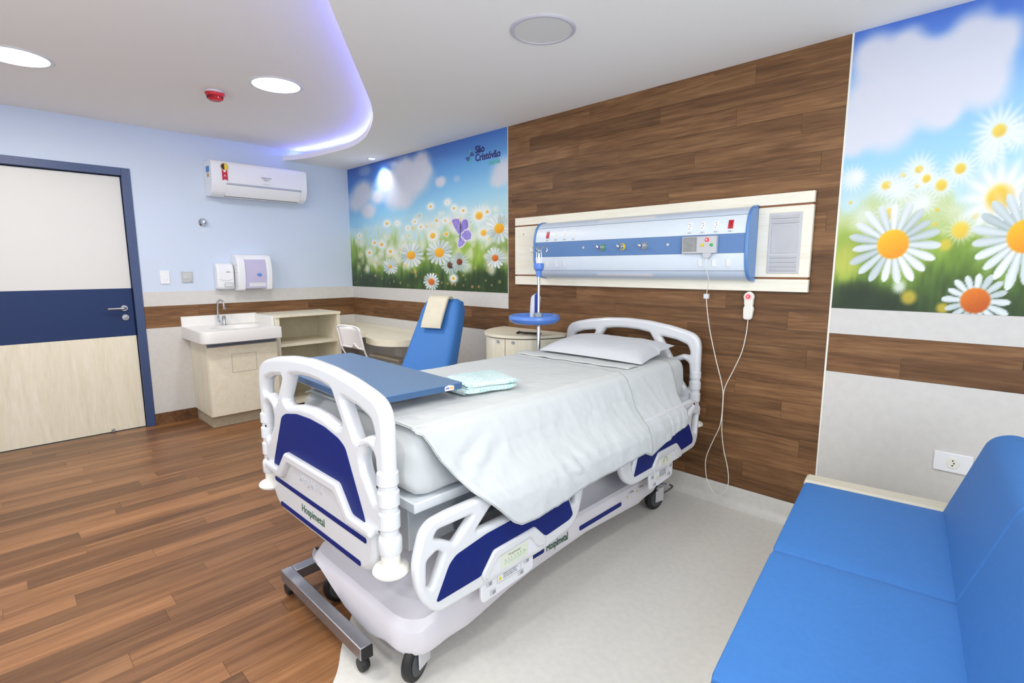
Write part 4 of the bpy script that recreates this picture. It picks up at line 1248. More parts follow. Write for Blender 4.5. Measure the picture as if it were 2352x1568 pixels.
nc = empty('nurse_call_unit', (4.03, -.15, 1.43), 0, 'grey nurse call intercom with speaker grille and coloured buttons on the service panel', 'intercom')
MB().box(3.938, 4.128, -.178, -.1515, 1.428, 1.518).build('housing', LGREY, nc, bevel=.003)
MB().box(3.944, 4.022, -.1805, -.177, 1.438, 1.514).build('speaker_grille', mat('speaker_mesh', (150, 152, 152), .6, var=.12, vscale=60, bump=.3, bscale=700), nc, bevel=.001)
for x, z_, r, m, nm in ((4.078, 1.498, .0115, mat('red_lamp', (210, 30, 50), .3, emis=(1, .1, .15), estr=.35), 'red button'), (4.054, 1.471, .0085, YELL, 'yellow button'), (4.103, 1.471, .0085, GREEN, 'green button')):
    MB().lathe([(0, 0), (r, 0), (r * .9, -.005), (r * .4, -.007), (0, -.007)], (x, -.178, z_), 'y', 20).build('button', m, nc, label=nm)
MB().box(4.0745, 4.0815, -.1862, -.1845, 1.494, 1.503).build('button_mark', PLAST, nc)
MB().prism(rc([(4.055, 1.434), (4.100, 1.434), (4.098, 1.412), (4.085, 1.401), (4.070, 1.401), (4.057, 1.412)], .01), -.176, -.155, 'y').build('plug', LGREY, nc, bevel=.002)

# hand call button with its white cord, hung on the wood wall
cb = empty('call_button', (4.255, 0, 1.07), 0, 'white hand call button with red lit lamp and long hanging white cord', 'call button')
body = rc([(4.231, 1.083), (4.229, 1.135), (4.236, 1.152), (4.232, 1.157), (4.231, 1.185), (4.2265, 1.195), (4.232, 1.213), (4.249, 1.2265), (4.263, 1.2265), (4.278, 1.213), (4.283, 1.195), (4.279, 1.185), (4.278, 1.157), (4.276, 1.152), (4.283, 1.135), (4.276, 1.083), (4.268, 1.075), (4.239, 1.075)], .006, 3)
shape('housing', [body], .022, .006, 'xz', -.020, PLASTC, cb)
MB().lathe([(0, 0), (.020, 0), (.019, -.004), (.012, -.005), (0, -.005)], (4.255, -.031, 1.199), 'y', 28).build('lamp_rim', mat('pink_lit_rim', (240, 200, 200), .3, emis=(1, .5, .5), estr=.25), cb)
MB().lathe([(0, 0), (.0125, 0), (.011, -.005), (0, -.006)], (4.255, -.0355, 1.199), 'y', 24).build('button', MATS['red_lamp'], cb)
MB().box(4.2515, 4.2585, -.0425, -.0405, 1.195, 1.204).build('button_mark', PLAST, cb)
cord = crv([(4.078, -.17, 1.402), (4.076, -.172, 1.36), (4.069, -.115, 1.285), (4.035, -.05, 1.215), (4.032, -.045, 1.19), (4.04, -.045, 1.12), (4.065, -.05, 1.0), (4.105, -.05, .85), (4.152, -.05, .69), (4.158, -.05, .58), (4.150, -.05, .47), (4.118, -.05, .38), (4.083, -.052, .27), (4.084, -.055, .19), (4.105, -.062, .125), (4.16, -.075, .068), (4.205, -.06, .10), (4.216, -.052, .16), (4.205, -.05, .24), (4.178, -.05, .34), (4.162, -.05, .45), (4.160, -.05, .60), (4.165, -.05, .69), (4.205, -.04, .80), (4.238, -.03, .90), (4.252, -.022, 1.0), (4.256, -.02, 1.078)], 6)
MB().tube(cord, .0023, 7).build('cord', PLASTC, cb)
MB().box(4.019, 4.047, -.056, -.036, 1.180, 1.207).build('cord_clip', PLAST, cb, bevel=.002)

# ventilation grille on the board
vg = empty('air_grille', (4.413, -.034, 1.322), 0, 'grey rectangular louvred cover on the right end of the pale wall board', 'grille')
MB().box(4.339, 4.489, -.040, -.034, 1.322, 1.624).build('plate', LGREY, vg, bevel=.002)
b = MB()
for z0, z1 in ((1.594, 1.612), (1.570, 1.588), (1.398, 1.412), (1.376, 1.392), (1.354, 1.370), (1.334, 1.348)):
    MB().prism([(-.040, z0), (-.0475, z0 + .002), (-.0405, z1), (-.040, z1)], 4.352, 4.476, 'x').build('louvre', mat('grille_lilac', (192, 193, 197), .45), vg, bevel=.001)
MB().box(4.352, 4.476, -.0425, -.040, 1.424, 1.562).build('cover', MATS['grille_lilac'], vg, bevel=.002)

# ------------------------------------------------------------------ hospital bed
BX = 3.56
bed = empty('hospital_bed', (BX, -1.1, 0), 0, 'white electric hospital bed with navy panels and lowered side rails', 'bed')


def uu(lst): return [(u + BX, v) for u, v in lst]


def end_board(front, face):
    """front: y of the middle of the board; face: direction its panel looks (-1 to the foot, +1 to the head)"""
    nm = 'footboard' if face < 0 else 'headboard'
    outer = mirror([(0, 1.046), (.15, 1.039), (.28, 1.022), (.385, 1.0), (.436, .984), (.466, .955), (.476, .91), (.476, .60), (.47, .57), (.40, .562), (.398, .50), (.385, .452), (.345, .412), (.29, .397), (0, .396)])
    outer = rc(outer, .022, 4)
    hc = rc([(-.158, .966), (-.08, .977), (0, .980), (.08, .977), (.158, .966), (.226, .862), (.19, .848), (.09, .868), (0, .874), (-.09, .868), (-.19, .848), (-.226, .862)], .012, 3)
    def tri(s): 
        p = [(s * .232, .952), (s * .33, .939), (s * .400, .916), (s * .416, .880), (s * .417, .858), (s * .375, .862), (s * .345, .848), (s * .308, .832)]
        return rc(p if s > 0 else p[::-1], .012, 3)
    def slot(s):
        p = [(s * .335, .78), (s * .352, .818), (s * .385, .828), (s * .412, .81), (s * .418, .75), (s * .417, .68), (s * .405, .662), (s * .345, .742)]
        return rc(p if s > 0 else p[::-1], .010, 3)
    fb = shape(nm, [uu(outer), uu(hc), uu(tri(1)), uu(tri(-1)), uu(slot(1)), uu(slot(-1))], .048, .020, 'xz', front, PLAST, bed)
    yf = front + face * .0242
    def thin(name, pts, th, m, off=0.0, bev=.0006, **k): return shape(name, [uu(pts)], th, bev, 'xz', yf + face * off, m, fb, **k)
    thin('inlay_panel', rc(mirror([(0, .838), (.11, .833), (.205, .815), (.245, .795), (.345, .60), (.352, .575), (.27, .575), (.205, .655), (0, .655)]), .014, 4), .005, NAVY, .0)
    thin('grip_rim', rc([(-.405, .582), (-.278, .584), (-.205, .668), (.205, .668), (.278, .584), (.405, .582), (.405, .552), (.258, .549), (.186, .630), (-.186, .630), (-.258, .549), (-.405, .552)], .014, 4), .034, PLAST, .004, bev=.010)
    thin('stripe', rc([(-.352, .529), (.352, .529), (.352, .511), (-.352, .511)], .0088, 4), .004, NAVY, .0)
    thin('stripe', rc([(-.31, .436), (.31, .436), (.31, .418), (-.31, .418)], .0088, 4), .004, NAVY, .0)
    if face < 0:
        text('lettering', 'Hospimetal', .042, onY(BX - .115, yf - .0004, .461), GINK, fb, sx=.95, label='green maker lettering')
        text('embossed_lettering', 'Hospimetal', .040, onY(BX - .115, yf - .0004, .580), PLAST, fb, ext=.003, sx=.95, bold=.001)
    for s in (-1, 1):
        cx = BX + s * .448
        cy = front - face * 0
        ps = MB().lathe([(0, .515), (.0335, .515), (.036, .521), (.036, .556), (.033, .566), (.027, .572), (.027, .590), (.0325, .596), (.0325, .640), (.027, .647), (.027, .660), (.0325, .666), (.0325, .706), (.027, .713), (.027, .724), (.032, .730), (.032, .765), (.024, .775), (0, .775)], (cx, cy, 0), 'z', 28).build('corner_post', PLAST, fb)
        MB().lathe([(0, .458), (.0285, .458), (.0285, .515), (0, .515)], (cx, cy, 0), 'z', 28).build('sleeve', PLASTC, ps)
        MB().lathe([(0, .446), (.040, .447), (.052, .452), (.056, .460), (.052, .468), (.040, .474), (.029, .477), (0, .477)], (cx, cy, 0), 'z', 36).build('bumper_disc', PLASTC, ps)
        for zz in (.581, .654, .719): MB().lathe([(0, 0), (.005, 0), (.005, .003), (0, .003)], (cx - s * .022, cy + face * .0235, zz), 'y', 10).build('screw', DGREY, ps)
    return fb


foot = end_board(-2.105, -1)
head = end_board(-.085, -1)

# mattress deck and under frame
MB().box(3.15, 3.985, -2.0, -.125, .585, .62).build('deck', WHITEST, bed, bevel=.004)
MB().box(3.22, 3.925, -1.985, -1.0, .43, .585).box(3.22, 3.925, -1.0, -.3, .50, .585).build('underframe', GREYST, bed, bevel=.004)
MB().box(3.34, 3.80, -1.75, -.5, .28, .43).build('lift_housing', mat('shadow_grey_metal', (140, 146, 154), .5), bed, bevel=.01)
MB().tube([(4.0, -1.78, .505), (4.0, -1.45, .505)], .018, 10).tube([(4.0, -1.9, .54), (3.97, -1.9, .54)], .012, 12).box(3.93, 4.04, -1.80, -1.76, .44, .53).box(3.93, 4.04, -1.5, -1.46, .36, .53).build('rail_mechanism', mat('dark_mechanism', (96, 104, 110), .45, metal=.4), bed, bevel=.002)


def rrect(x0, x1, y0, y1, r, z_, n=7):
    pts = rc([(x0, y0), (x1, y0), (x1, y1), (x0, y1)], r, n)
    out = []
    for i, p in enumerate(pts):
        out.append((p[0], p[1], z_))
        if i % (n + 1) == n:
            q = pts[(i + 1) % len(pts)]
            k = 14 if (i // (n + 1)) % 2 == 0 else 34
            for j in range(1, k): out.append((p[0] + (q[0] - p[0]) * j / k, p[1] + (q[1] - p[1]) * j / k, z_))
    return out


def zb(x, y):
    """scalloped lower rim of the base cover"""
    if y < -2.0:
        return float(np.interp(x, [3.27, 3.42, 3.5, 3.61, 3.76, 3.815, 3.85, 3.9, 4.0], [.19, .165, .132, .094, .080, .094, .112, .112, .108]))
    zs_ = float(np.interp(y, [-2.0, -1.87, -1.85, -1.80, -1.61, -1.47, -1.12, -.94, -.65, -.63, -.45], [.106, .124, .116, .120, .158, .176, .196, .188, .176, .188, .198]))
    return zs_


secs = [rrect(3.27, 4.012, -2.05, -.44, .11, .085), rrect(3.262, 4.02, -2.06, -.43, .12, .13), rrect(3.268, 4.018, -2.055, -.432, .12, .24), rrect(3.275, 4.012, -2.048, -.44, .12, .285),
        rrect(3.285, 4.0, -2.035, -.45, .115, .298), rrect(3.33, 3.955, -1.98, -.49, .1, .302), rrect(3.36, 3.925, -1.94, -.53, .1, .325), rrect(3.40, 3.885, -1.88, -.58, .1, .375), rrect(3.47, 3.80, -1.78, -.66, .08, .415)]
secs[0] = [(x, y, zb(x, y)) for x, y, z_ in secs[0]]
secs[1] = [(x, y, zb(x, y) + .018) for x, y, z_ in secs[1]]
# the rim dips round the foot end
for i in range(2, len(secs)):
    secs[i] = [(x, y, z_ - (.05 if i == 2 else .085 - .008 * (i - 3)) * max(0, min(1, (-1.62 - y) / .36)) ** 1.3) for x, y, z_ in secs[i]]
MB().rings(secs, cap0=True).build('base_cover', SHROUD, bed)
for y0, y1 in ((-1.50, -1.415), (-1.18, -.85)):
    shape('stripe', [rc([(y0, .226), (y1, .226), (y1, .246), (y0, .246)], .009, 4)], .004, .0006, 'yz', 4.0195, NAVY, bed)
text('lettering', 'Hospimetal', .045, onX(4.0195, -1.40, .222), GINK, bed, sx=.68, bold=.0006, label='green maker lettering')
for k in range(2):
    y_ = -.80 + k * .09
    MB().prism([(y_, .246), (y_ + .016, .246), (y_ + .008, .259)], 4.0185, 4.0195, 'x').build('warning_triangle', YELL, bed, smooth=False)
    text('marking', '< 170 kg' if k == 0 else '< 180 kg', .012, onX(4.0192, y_ + .018, .262), INK, bed, ext=.0002)
# casters
def caster(x, y, a):
    M_ = Matrix.Translation((x, y, 0)) @ Matrix.Rotation(a, 4, 'Z')
    b = MB(); b.lathe([(0, -.014), (.053, -.016), (.064, -.013), (.067, -.006), (.067, .006), (.064, .013), (.053, .016), (0, .014)], (0, 0, .067), 'x', 32)
    bmesh.ops.transform(b.bm, matrix=M_, verts=b.bm.verts[:])
    w_ = b.build('caster_wheel', BLACK, bed)
    b = MB(); b.lathe([(0, .0142), (.044, .0165), (.046, .0165), (.046, .019), (.02, .022), (0, .022)], (0, 0, .067), 'x', 28).lathe([(0, -.022), (.02, -.022), (.046, -.019), (.046, -.0165), (.044, -.0165), (0, -.0142)], (0, 0, .067), 'x', 28)
    bmesh.ops.transform(b.bm, matrix=M_, verts=b.bm.verts[:])
    b.build('hub', DGREY, w_)
    b = MB(); b.box(-.030, -.024, -.02, .045, .05, .115).box(.024, .030, -.02, .045, .05, .115).box(-.03, .03, -.0, .045, .108, .13)
    bmesh.ops.transform(b.bm, matrix=M_, verts=b.bm.verts[:])
    b.build('fork', LGREY, w_, bevel=.003)


caster(3.962, -1.998, .35)
caster(3.40, -1.975, -.25)
caster(3.92, -.345, -.2)
caster(3.36, -.345, .15)
MB().tube(crv([(3.86, -.30, .10), (3.90, -.20, .095), (3.925, -.175, .09), (3.95, -.19, .088), (3.952, -.28, .085), (3.94, -.32, .09), (3.88, -.33, .10)], 5), .006, 8).build('brake_pedal', BRUSH, bed)


def side_rail(outer, holes, blue, trap, bracket, cx, sgn, label, full):
    """u = world y, v = world z; cx = outer face x"""
    xm = cx - sgn * .018
    def grow(h, dy):
        cy_ = sum(p[0] for p in h) / len(h); cz_ = sum(p[1] for p in h) / len(h)
        return [(p[0] + (dy if p[0] > cy_ else -dy), p[1] - (.008 if p[1] < cz_ else -.001)) for p in h]
    loops = [rc(outer, .03, 4)] + [rc(grow(h, .007), .010, 3) for h in holes]
    r = shape('side_rail', loops, .036, .014, 'yz', xm, PLAST, bed)
    f = cx + sgn * .0005
    shape('inlay_panel', [rc(blue, .012, 3)], .004, .0006, 'yz', f, NAVY, r)
    if full:
        shape('grip_rim', [rc(trap, .010, 3)], .022, .008, 'yz', cx, PLAST, r)
        ya, yb_ = trap[0][0] + .07, trap[0][0] + (.205 if sgn else .2)
        shape('control_plate', [rc([(trap[0][0] + .02, .325 + label[2]), (trap[0][0] + .065, .388 + label[2]), (trap[3][0] - .06, .388 + label[2]), (trap[3][0] - .01, .325 + label[2])], .006)], .004, .0006, 'yz', cx - .0005, PLASTM, r)
        lb = shape('scale_label', [rc([(label[0], label[3]), (label[1], label[3]), (label[1], label[4]), (label[0], label[4])], .002)],   .003, .0004, 'yz', cx + .0022, CREAML, r)
        if label[5] == 'arc':
            L0, L1, zb = label[0], label[1], label[3]
            MB().tube(crv([(cx + .0042, L0 + .012, zb + .014), (cx + .0042, (L0 + L1) / 2, zb + .012), (cx + .0042, L1 - .02, zb + .016), (cx + .0042, L1 - .012, zb + .024), (cx + .0042, (L0 + L1) / 2, zb + .018), (cx + .0042, L0 + .012, zb + .022)], 4), .0006, 4).build('scale_curve', mat('mint_ink', (120, 200, 180), .5), lb)
            for k in range(7): MB().box(cx + .0036, cx + .0041, L0 + .02 + k * .0155, L0 + .0215 + k * .0155, zb + .024, zb + .030).build('scale_mark', INK, lb, smooth=False)
            text('lettering', 'Hospimetal', .013, onX(cx + .0038, L0 + .035, zb + .037), GINK, lb, ext=.0002)
        else:
            c0 = (label[0] + label[1]) / 2
            zc_ = (label[3] + label[4]) / 2 + .002
            MB().tube([(cx + .004, c0 + .017 * math.cos(a), zc_ + .015 * math.sin(a)) for a in [-.6 + 4.4 * k / 18 for k in range(19)]], .0016, 5).build('dial_arc', mat('dial_grey', (130, 150, 140), .5), lb)
            for k in range(9):
                a = -.6 + 4.4 * k / 8
                MB().box(cx + .0036, cx + .0042, c0 + .022 * math.cos(a) - .001, c0 + .022 * math.cos(a) + .001, zc_ + .02 * math.sin(a) - .001, zc_ + .02 * math.sin(a) + .001).build('scale_mark', GINK, lb, smooth=False)
        bk = shape('bracket_plate', [rc(bracket[0], .012, 3)], .012, .004, 'yz', cx - .012, PLASTM, r)
        w0, w1, z0, z1 = bracket[1]
        lw = shape('warning_label', [rc([(w0, z0), (w1, z0), (w1, z1), (w0, z1)], .003)], .002, .0003, 'yz', cx - .005, mat('label_white', (226, 230, 236), .4), bk)
        b = MB(); b.tube([(cx - .0038, y_, z_) for y_, z_ in rc([(w0, z0), (w1, z0), (w1, z1), (w0, z1)], .003)], .0004, 4, closed=True); b.build('label_outline', DGREY, lw)
        MB().prism([(w0 + .004, z0 + .008), (w0 + .022, z0 + .008), (w0 + .013, z0 + .023)], cx - .0040, cx - .0034, 'x').build('warning_triangle', YELL, lw, smooth=False)
        lines = ['ATENÇÃO: QUANDO NÃO USAR', 'MANTER A GRADE ABAIXADA', 'CUIDADO COM OS DEDOS AO', 'ABAIXAR A GRADE LATERAL', 'NÃO APOIAR SOBRE A GRADE']
        for k, s_ in enumerate(lines):
            text('lettering', s_, .0052, onX(cx - .0036, w0 + .028, z1 - .008 - k * .0068), DGREY, lw, ext=.0002, sx=(w1 - w0 - .034) / .085)
        for (y_, z_) in bracket[2]:
            shape('slot', [rc([(y_ - .014, z_ - .010), (y_ + .014, z_ - .010), (y_ + .014, z_ + .010), (y_ - .014, z_ + .010)], .003)], .002, .0003, 'yz', cx - .0055, LGREY, bk)
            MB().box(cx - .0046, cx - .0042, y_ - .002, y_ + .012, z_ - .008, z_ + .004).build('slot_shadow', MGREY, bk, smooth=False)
    return r


F_OUT = [(-2.052, .587), (-2.020, .611), (-1.95, .618), (-1.30, .618), (-1.266, .585), (-1.258, .47), (-1.288, .375), (-1.335, .331), (-1.51, .305), (-1.99, .301), (-2.02, .318), (-2.056, .365), (-2.079, .43), (-2.080, .50)]
F_HOL = [[(-2.004, .550), (-1.99, .572), (-1.86, .572), (-1.938, .515), (-1.965, .540)], [(-2.034, .42), (-2.03, .49), (-2.005, .508), (-1.982, .490), (-2.018, .402)], [(-1.838, .520), (-1.768, .572), (-1.40, .572), (-1.365, .515)],
         [(-1.345, .52), (-1.352, .50), (-1.334, .44), (-1.318, .44), (-1.312, .54)]]
F_BLUE = [(-2.012, .346), (-1.957, .448), (-1.93, .468), (-1.80, .488), (-1.46, .498), (-1.39, .486), (-1.365, .46), (-1.335, .388), (-1.36, .374), (-1.50, .362), (-1.568, .424), (-1.77, .418), (-1.826, .350)]
F_TRAP = [(-1.828, .354), (-1.772, .420), (-1.566, .426), (-1.508, .368), (-1.506, .332), (-1.545, .338), (-1.592, .396), (-1.752, .386), (-1.812, .318)]
F_BR = ([(-1.82, .33), (-1.562, .33), (-1.561, .262), (-1.58, .252), (-1.655, .247), (-1.81, .238), (-1.82, .255)], (-1.748, -1.63, .283, .325), [(-1.785, .30), (-1.60, .305), (-1.768, .262), (-1.63, .272)])
side_rail(F_OUT, F_HOL, F_BLUE, F_TRAP, F_BR, 4.10, 1, (-1.737, -1.601, 0, .332, .382, 'arc'), True)
H_OUT = [(-.988, .53), (-.980, .45), (-.945, .395), (-.89, .362), (-.834, .356), (-.43, .372), (-.25, .382), (-.215, .43), (-.210, .57), (-.245, .64), (-.30, .660), (-.90, .650), (-.965, .61)]
H_HOL = [[(-.40, .605), (-.29, .625), (-.37, .575)], [(-.302, .545), (-.276, .577), (-.24, .562), (-.252, .47), (-.283, .49)], [(-.90, .525), (-.850, .518), (-.886, .448)], [(-.86, .57), (-.82, .61), (-.5, .61), (-.46, .565)]]
H_BLUE = [(-.882, .402), (-.846, .49), (-.80, .535), (-.36, .545), (-.335, .526), (-.284, .44), (-.290, .418), (-.425, .409), (-.478, .464), (-.667, .464), (-.717, .404)]
H_TRAP = [(-.722, .404), (-.668, .466), (-.477, .466), (-.420, .412), (-.422, .378), (-.455, .384), (-.50, .436), (-.648, .430), (-.702, .366)]
H_BR = ([(-.728, .375), (-.488, .38), (-.489, .298), (-.52, .290), (-.614, .284), (-.716, .283)], (-.66, -.545, .318, .362), [(-.70, .345), (-.515, .355), (-.675, .303), (-.53, .315)])
side_rail(H_OUT, H_HOL, H_BLUE, H_TRAP, H_BR, 4.10, 1, (-.635, -.545, .05, .385, .425, 'dial'), True)
side_rail(F_OUT, F_HOL, F_BLUE, F_TRAP, F_BR, 3.066, -1, None, False)
side_rail(H_OUT, H_HOL, H_BLUE, H_TRAP, H_BR, 3.066, -1, None, False)

# mattress: a thing of its own lying on the deck, in its fitted sheet
nz = lambda x, y, z_, s: mnoise.noise(Vector((x * s, y * s, z_ * s)))


def fract_box(name, x0, x1, y0, y1, z0, z1, r, m, parent, wr=.004, cuts=46):
    nx, ny = 30, 60
    b = bmesh.new()
    import itertools
    # cross-section profile loft along y
    def sec(y, s):
        w0, w1 = x0 + s, x1 - s
        prof = rc([(w0, z0), (w1, z0), (w1, z1 - s * .6), (w0, z1 - s * .6)], [r * .6, r * .6, r, r], 6)
        # densify
        out = []
        for i in range(len(prof)):
            a, c = Vector(prof[i]), Vector(prof[(i + 1) % len(prof)])
            k = max(1, int((c - a).length / .03))
            for j in range(k): out.append(a + (c - a) * (j / k))
        return out
    ysl = [y0 + (y1 - y0) * i / ny for i in range(ny + 1)]
    ss_ = []
    base = sec(0, 0)
    n = len(base)
    rings_ = []
    for y in [y0 + r * (1 - math.cos(a)) for a in (0, .35, .7, 1.1)] + [y for y in ysl if y0 + r < y < y1 - r] + [y1 - r * (1 - math.cos(a)) for a in (1.1, .7, .35, 0)]:
        e = min(y - y0, y1 - y)
        s = 0 if e >= r else r - math.sqrt(max(0, r * r - (r - e) ** 2))
        s = min(s, r * .8)
        ring = []
        for p in base:
            cx, cz = (x0 + x1) / 2, (z0 + z1) / 2
            px = cx + (p.x - cx) * (1 - s / ((x1 - x0) / 2)); pz = cz + (p.y - cz) * (1 - s / ((z1 - z0) / 2))
            d = (nz(px, y, pz, 5) * .5 + nz(px, y, pz, 16) * .35 + max(0, 1 - abs(nz(px + pz, y - pz * .7, pz, 9)) * 2.4) ** 3 * .45) * wr
            sidef = 1.6 if abs(px - cx) > (x1 - x0) / 2 - .01 else 1
            ring.append((px + (d * sidef if px > cx else -d * sidef), y, pz + (d * .6 if pz > z0 + .02 else 0)))
        rings_.append(ring)
    return MB().rings(rings_).build(name, m, parent)


t = empty('mattress', (BX, -1.07, .62), 0, 'thick mattress in a white fitted sheet on the hospital bed', 'mattress')
fract_box('fitted_sheet', 3.175, 3.975, -2.0, -.135, .624, .846, .055, SHEET, t, wr=.009)

# top sheet: covers the mattress top, hangs over the right side and the lowered rails
HEM = [(-2.02, .862), (-1.965, .835), (-1.93, .77), (-1.85, .645), (-1.78, .575), (-1.715, .505), (-1.68, .485), (-1.62, .485), (-1.5, .490), (-1.3, .508), (-1.1, .508), (-.93, .520), (-.86, .522), (-.80, .495), (-.77, .500), (-.6, .530), (-.45, .548), (-.32, .556)]


def hem(y): return float(np.interp(y, [h[0] for h in HEM], [h[1] for h in HEM]))


def side_prof(s):
    """distance along the drop -> (x, z) ; 0 at the top rim"""
    pts = [(3.955, .853), (3.975, .849), (3.990, .833), (4.000, .80), (4.012, .75), (4.035, .70), (4.070, .655), (4.102, .625), (4.118, .59), (4.124, .54), (4.128, .44), (4.13, .30)]
    acc = 0
    for a, c in zip(pts[:-1], pts[1:]):
        L_ = math.hypot(c[0] - a[0], c[1] - a[1])
        if acc + L_ >= s:
            t_ = (s - acc) / L_
            return a[0] + (c[0] - a[0]) * t_, a[1] + (c[1] - a[1]) * t_
        acc += L_
    return pts[-1]


def s_for_z(zt):
    lo, hi = 0, .7
    for _ in range(30):
        md = (lo + hi) / 2
        if side_prof(md)[1] > zt: lo = md
        else: hi = md
    return lo


def sheet(name, ya, yb_, skew, zoff, m, parent, hemoff=0.0, nu=56, nv=64, step=.0095, left_x=3.2, seed=0, side=True):
    rows = int((yb_ - ya) / step) + 1
    vs = []
    for i in range(rows):
        y = ya + (yb_ - ya) * i / (rows - 1)
        row = []
        for j in range(nu):
            x = left_x + (3.955 - left_x) * j / (nu - 1)
            yy = y + skew * ((x - 3.955) / .75) * (i / (rows - 1)) ** 6
            w = .004 * nz(x, yy, seed, 4) + .003 * nz(x, yy * .4, seed, 14) + .0022 * (1 - abs(nz(x * .6 + yy * .5, yy - x * .4, seed + 7, 9)) * 2) ** 3
            w += .0012 * nz(x * 1.0, yy, seed + 9, 22)
            edge_l = max(0, 1 - (x - left_x) / .04)
            row.append((x, yy, .853 + zoff + abs(w) - .012 * edge_l))
        if side:
            zt = min(hem(y) + hemoff, .8499)
            S = max(.004, s_for_z(zt))
            for j in range(1, nv):
                s = S * j / (nv - 1)
                x, z_ = side_prof(s)
                q = j / (nv - 1)
                amp = min(1, s / .12)
                w = (.006 * nz(y * 1.0, z_ * .35, seed, 7) + .0032 * nz(y, z_ * .6, seed + 2, 20) + .003 * max(0, 1 - abs(nz(y + z_ * .5, z_ * .5 - y * .3, seed + 8, 8)) * 2.2) ** 3 + .002 * nz(y * 1.5, z_ * 1.2, seed + 3, 45) + .012 * nz(y * .8 + z_ * .5, z_ * .3, seed + 5, 4)) * amp
                # pressed fold lines that run down the cloth
                for yc in (-1.47, -1.15, -.95): w += .0012 * math.exp(-((y - yc - .02 * math.sin(z_ * 9)) / .008) ** 2) * amp
                # crumple above the rail near y = -1.35, z = .55
                w += .008 * math.sin((y + z_ * .8) * 70) * math.exp(-((y + 1.33) / .08) ** 2 - ((z_ - .60) / .05) ** 2)
                w += .006 * math.sin((y * .7 - z_) * 60) * math.exp(-((y + 1.78) / .10) ** 2 - ((z_ - .72) / .07) ** 2)
                yy = y + .012 * math.sin(z_ * 14 + y * 3) * amp * .5 - .085 * q * max(0, min(1, (y + .62) / .25))
                row.append((x + zoff + w + .012 * amp, yy, z_))
        vs.append(row)
    b = MB()
    R = [[b.bm.verts.new(p) for p in row] for row in vs]
    for a, c in zip(R[:-1], R[1:]):
        for j in range(len(a) - 1): b.bm.faces.new((a[j], a[j + 1], c[j + 1], c[j]))
    o = b.build(name, m, parent)
    me = o.data
    o.modifiers.new('solid', 'SOLIDIFY').thickness = .0025
    o.modifiers[-1].offset = 1
    return o


t = empty('top_sheet', (BX, -1.1, .85), 0, 'white top sheet spread over the mattress and hanging down the right side', 'sheet')
sheet('sheet_cloth', -1.985, -.345, 0, 0.001, SHEET, t, seed=1)
sheet('folded_layer', -1.982, -.80, 0, .005, SHEET, t, hemoff=.006, seed=1)
# turned-down band across the top
b = MB()
R = []
for i in range(9):
    y = -.745 + .095 * i / 8
    R.append([b.bm.verts.new((3.22 + .735 * j / 30, y + .05 * (j / 30) * .6 + .004 * math.sin(j), .8655 + .003 * nz(j * .1, y, 2, 3) + .004 * math.sin(PI * i / 8))) for j in range(31)])
for a, c in zip(R[:-1], R[1:]):
    for j in range(30): b.bm.faces.new((a[j], a[j + 1], c[j + 1], c[j]))
o = b.build('turned_band', SHEET, t); o.modifiers.new('solid', 'SOLIDIFY').thickness = .004

# pillow
t = empty('pillow', (3.60, -.36, .86), 0, 'white pillow lying against the headboard of the bed', 'pillow')
b = MB()
NU, NV = 48, 36
def pil(u, v, s):
    a, c = 2 * u - 1, 2 * v - 1
    ex = .345 * a * (1 - .05 * (1 - c * c)); ey = .235 * c * (1 - .07 * (1 - a * a))
    hgt = ((1 - abs(a) ** 3.2) * (1 - abs(c) ** 2.8)) ** .55
    zc = .040 * hgt * s * (1.15 if s > 0 else .7) + .004 * nz(a, c, 3, 2.5) * hgt + .003 * nz(a, c, 1, 7) * hgt
    x_ = 3.585 + ex - .03 * c; y_ = -.365 + ey
    base = .900 + .012 * c + .012 * max(0, -c) * 0
    return (x_, y_, base + zc - .018 * max(0, 1 - hgt * 1.6) * (1 if c < .2 else .2))
top = [[b.bm.verts.new(pil(i / NU, j / NV, 1)) for j in range(NV + 1)] for i in range(NU + 1)]
bot = [[(top[i][j] if i in (0, NU) or j in (0, NV) else b.bm.verts.new(pil(i / NU, j / NV, -1))) for j in range(NV + 1)] for i in range(NU + 1)]
for i in range(NU):
    for j in range(NV):
        b.bm.faces.new((top[i][j], top[i + 1][j], top[i + 1][j + 1], top[i][j + 1]))
        f = (bot[i][j], bot[i][j + 1], bot[i + 1][j + 1], bot[i + 1][j])
        if len(set(f)) == 4:
            try: b.bm.faces.new(f)
            except ValueError: pass
b.build('pillowcase', SHEETD, t)

# folded gown with mint dots
def dots_mat():
    m = bpy.data.materials.new('mint_dotted_cotton'); m.use_nodes = True
    nt = m.node_tree; N = nt.nodes.new; L = nt.links.new
    b = nt.nodes['Principled BSDF']; tc = N('ShaderNodeTexCoord')
    v = N('ShaderNodeTexVoronoi'); v.inputs['Scale'].default_value = 62; v.inputs['Randomness'].default_value = .25
    L(tc.outputs['Object'], v.inputs['Vector'])
    r = N('ShaderNodeValToRGB'); r.color_ramp.elements[0].position = .30; r.color_ramp.elements[1].position = .42
    r.color_ramp.elements[0].color = lin((164, 208, 212)); r.color_ramp.elements[1].color = lin((206, 224, 224))
    L(v.outputs['Distance'], r.inputs['Fac']); L(r.outputs['Color'], b.inputs['Base Color']); b.inputs['Roughness'].default_value = .8
    return m


DOT = dots_mat()
gn = empty('folded_gown', (3.73, -1.482, .866), math.radians(-12), 'folded pale mint dotted gown lying on the bed beside the blue tabletop', 'gown')


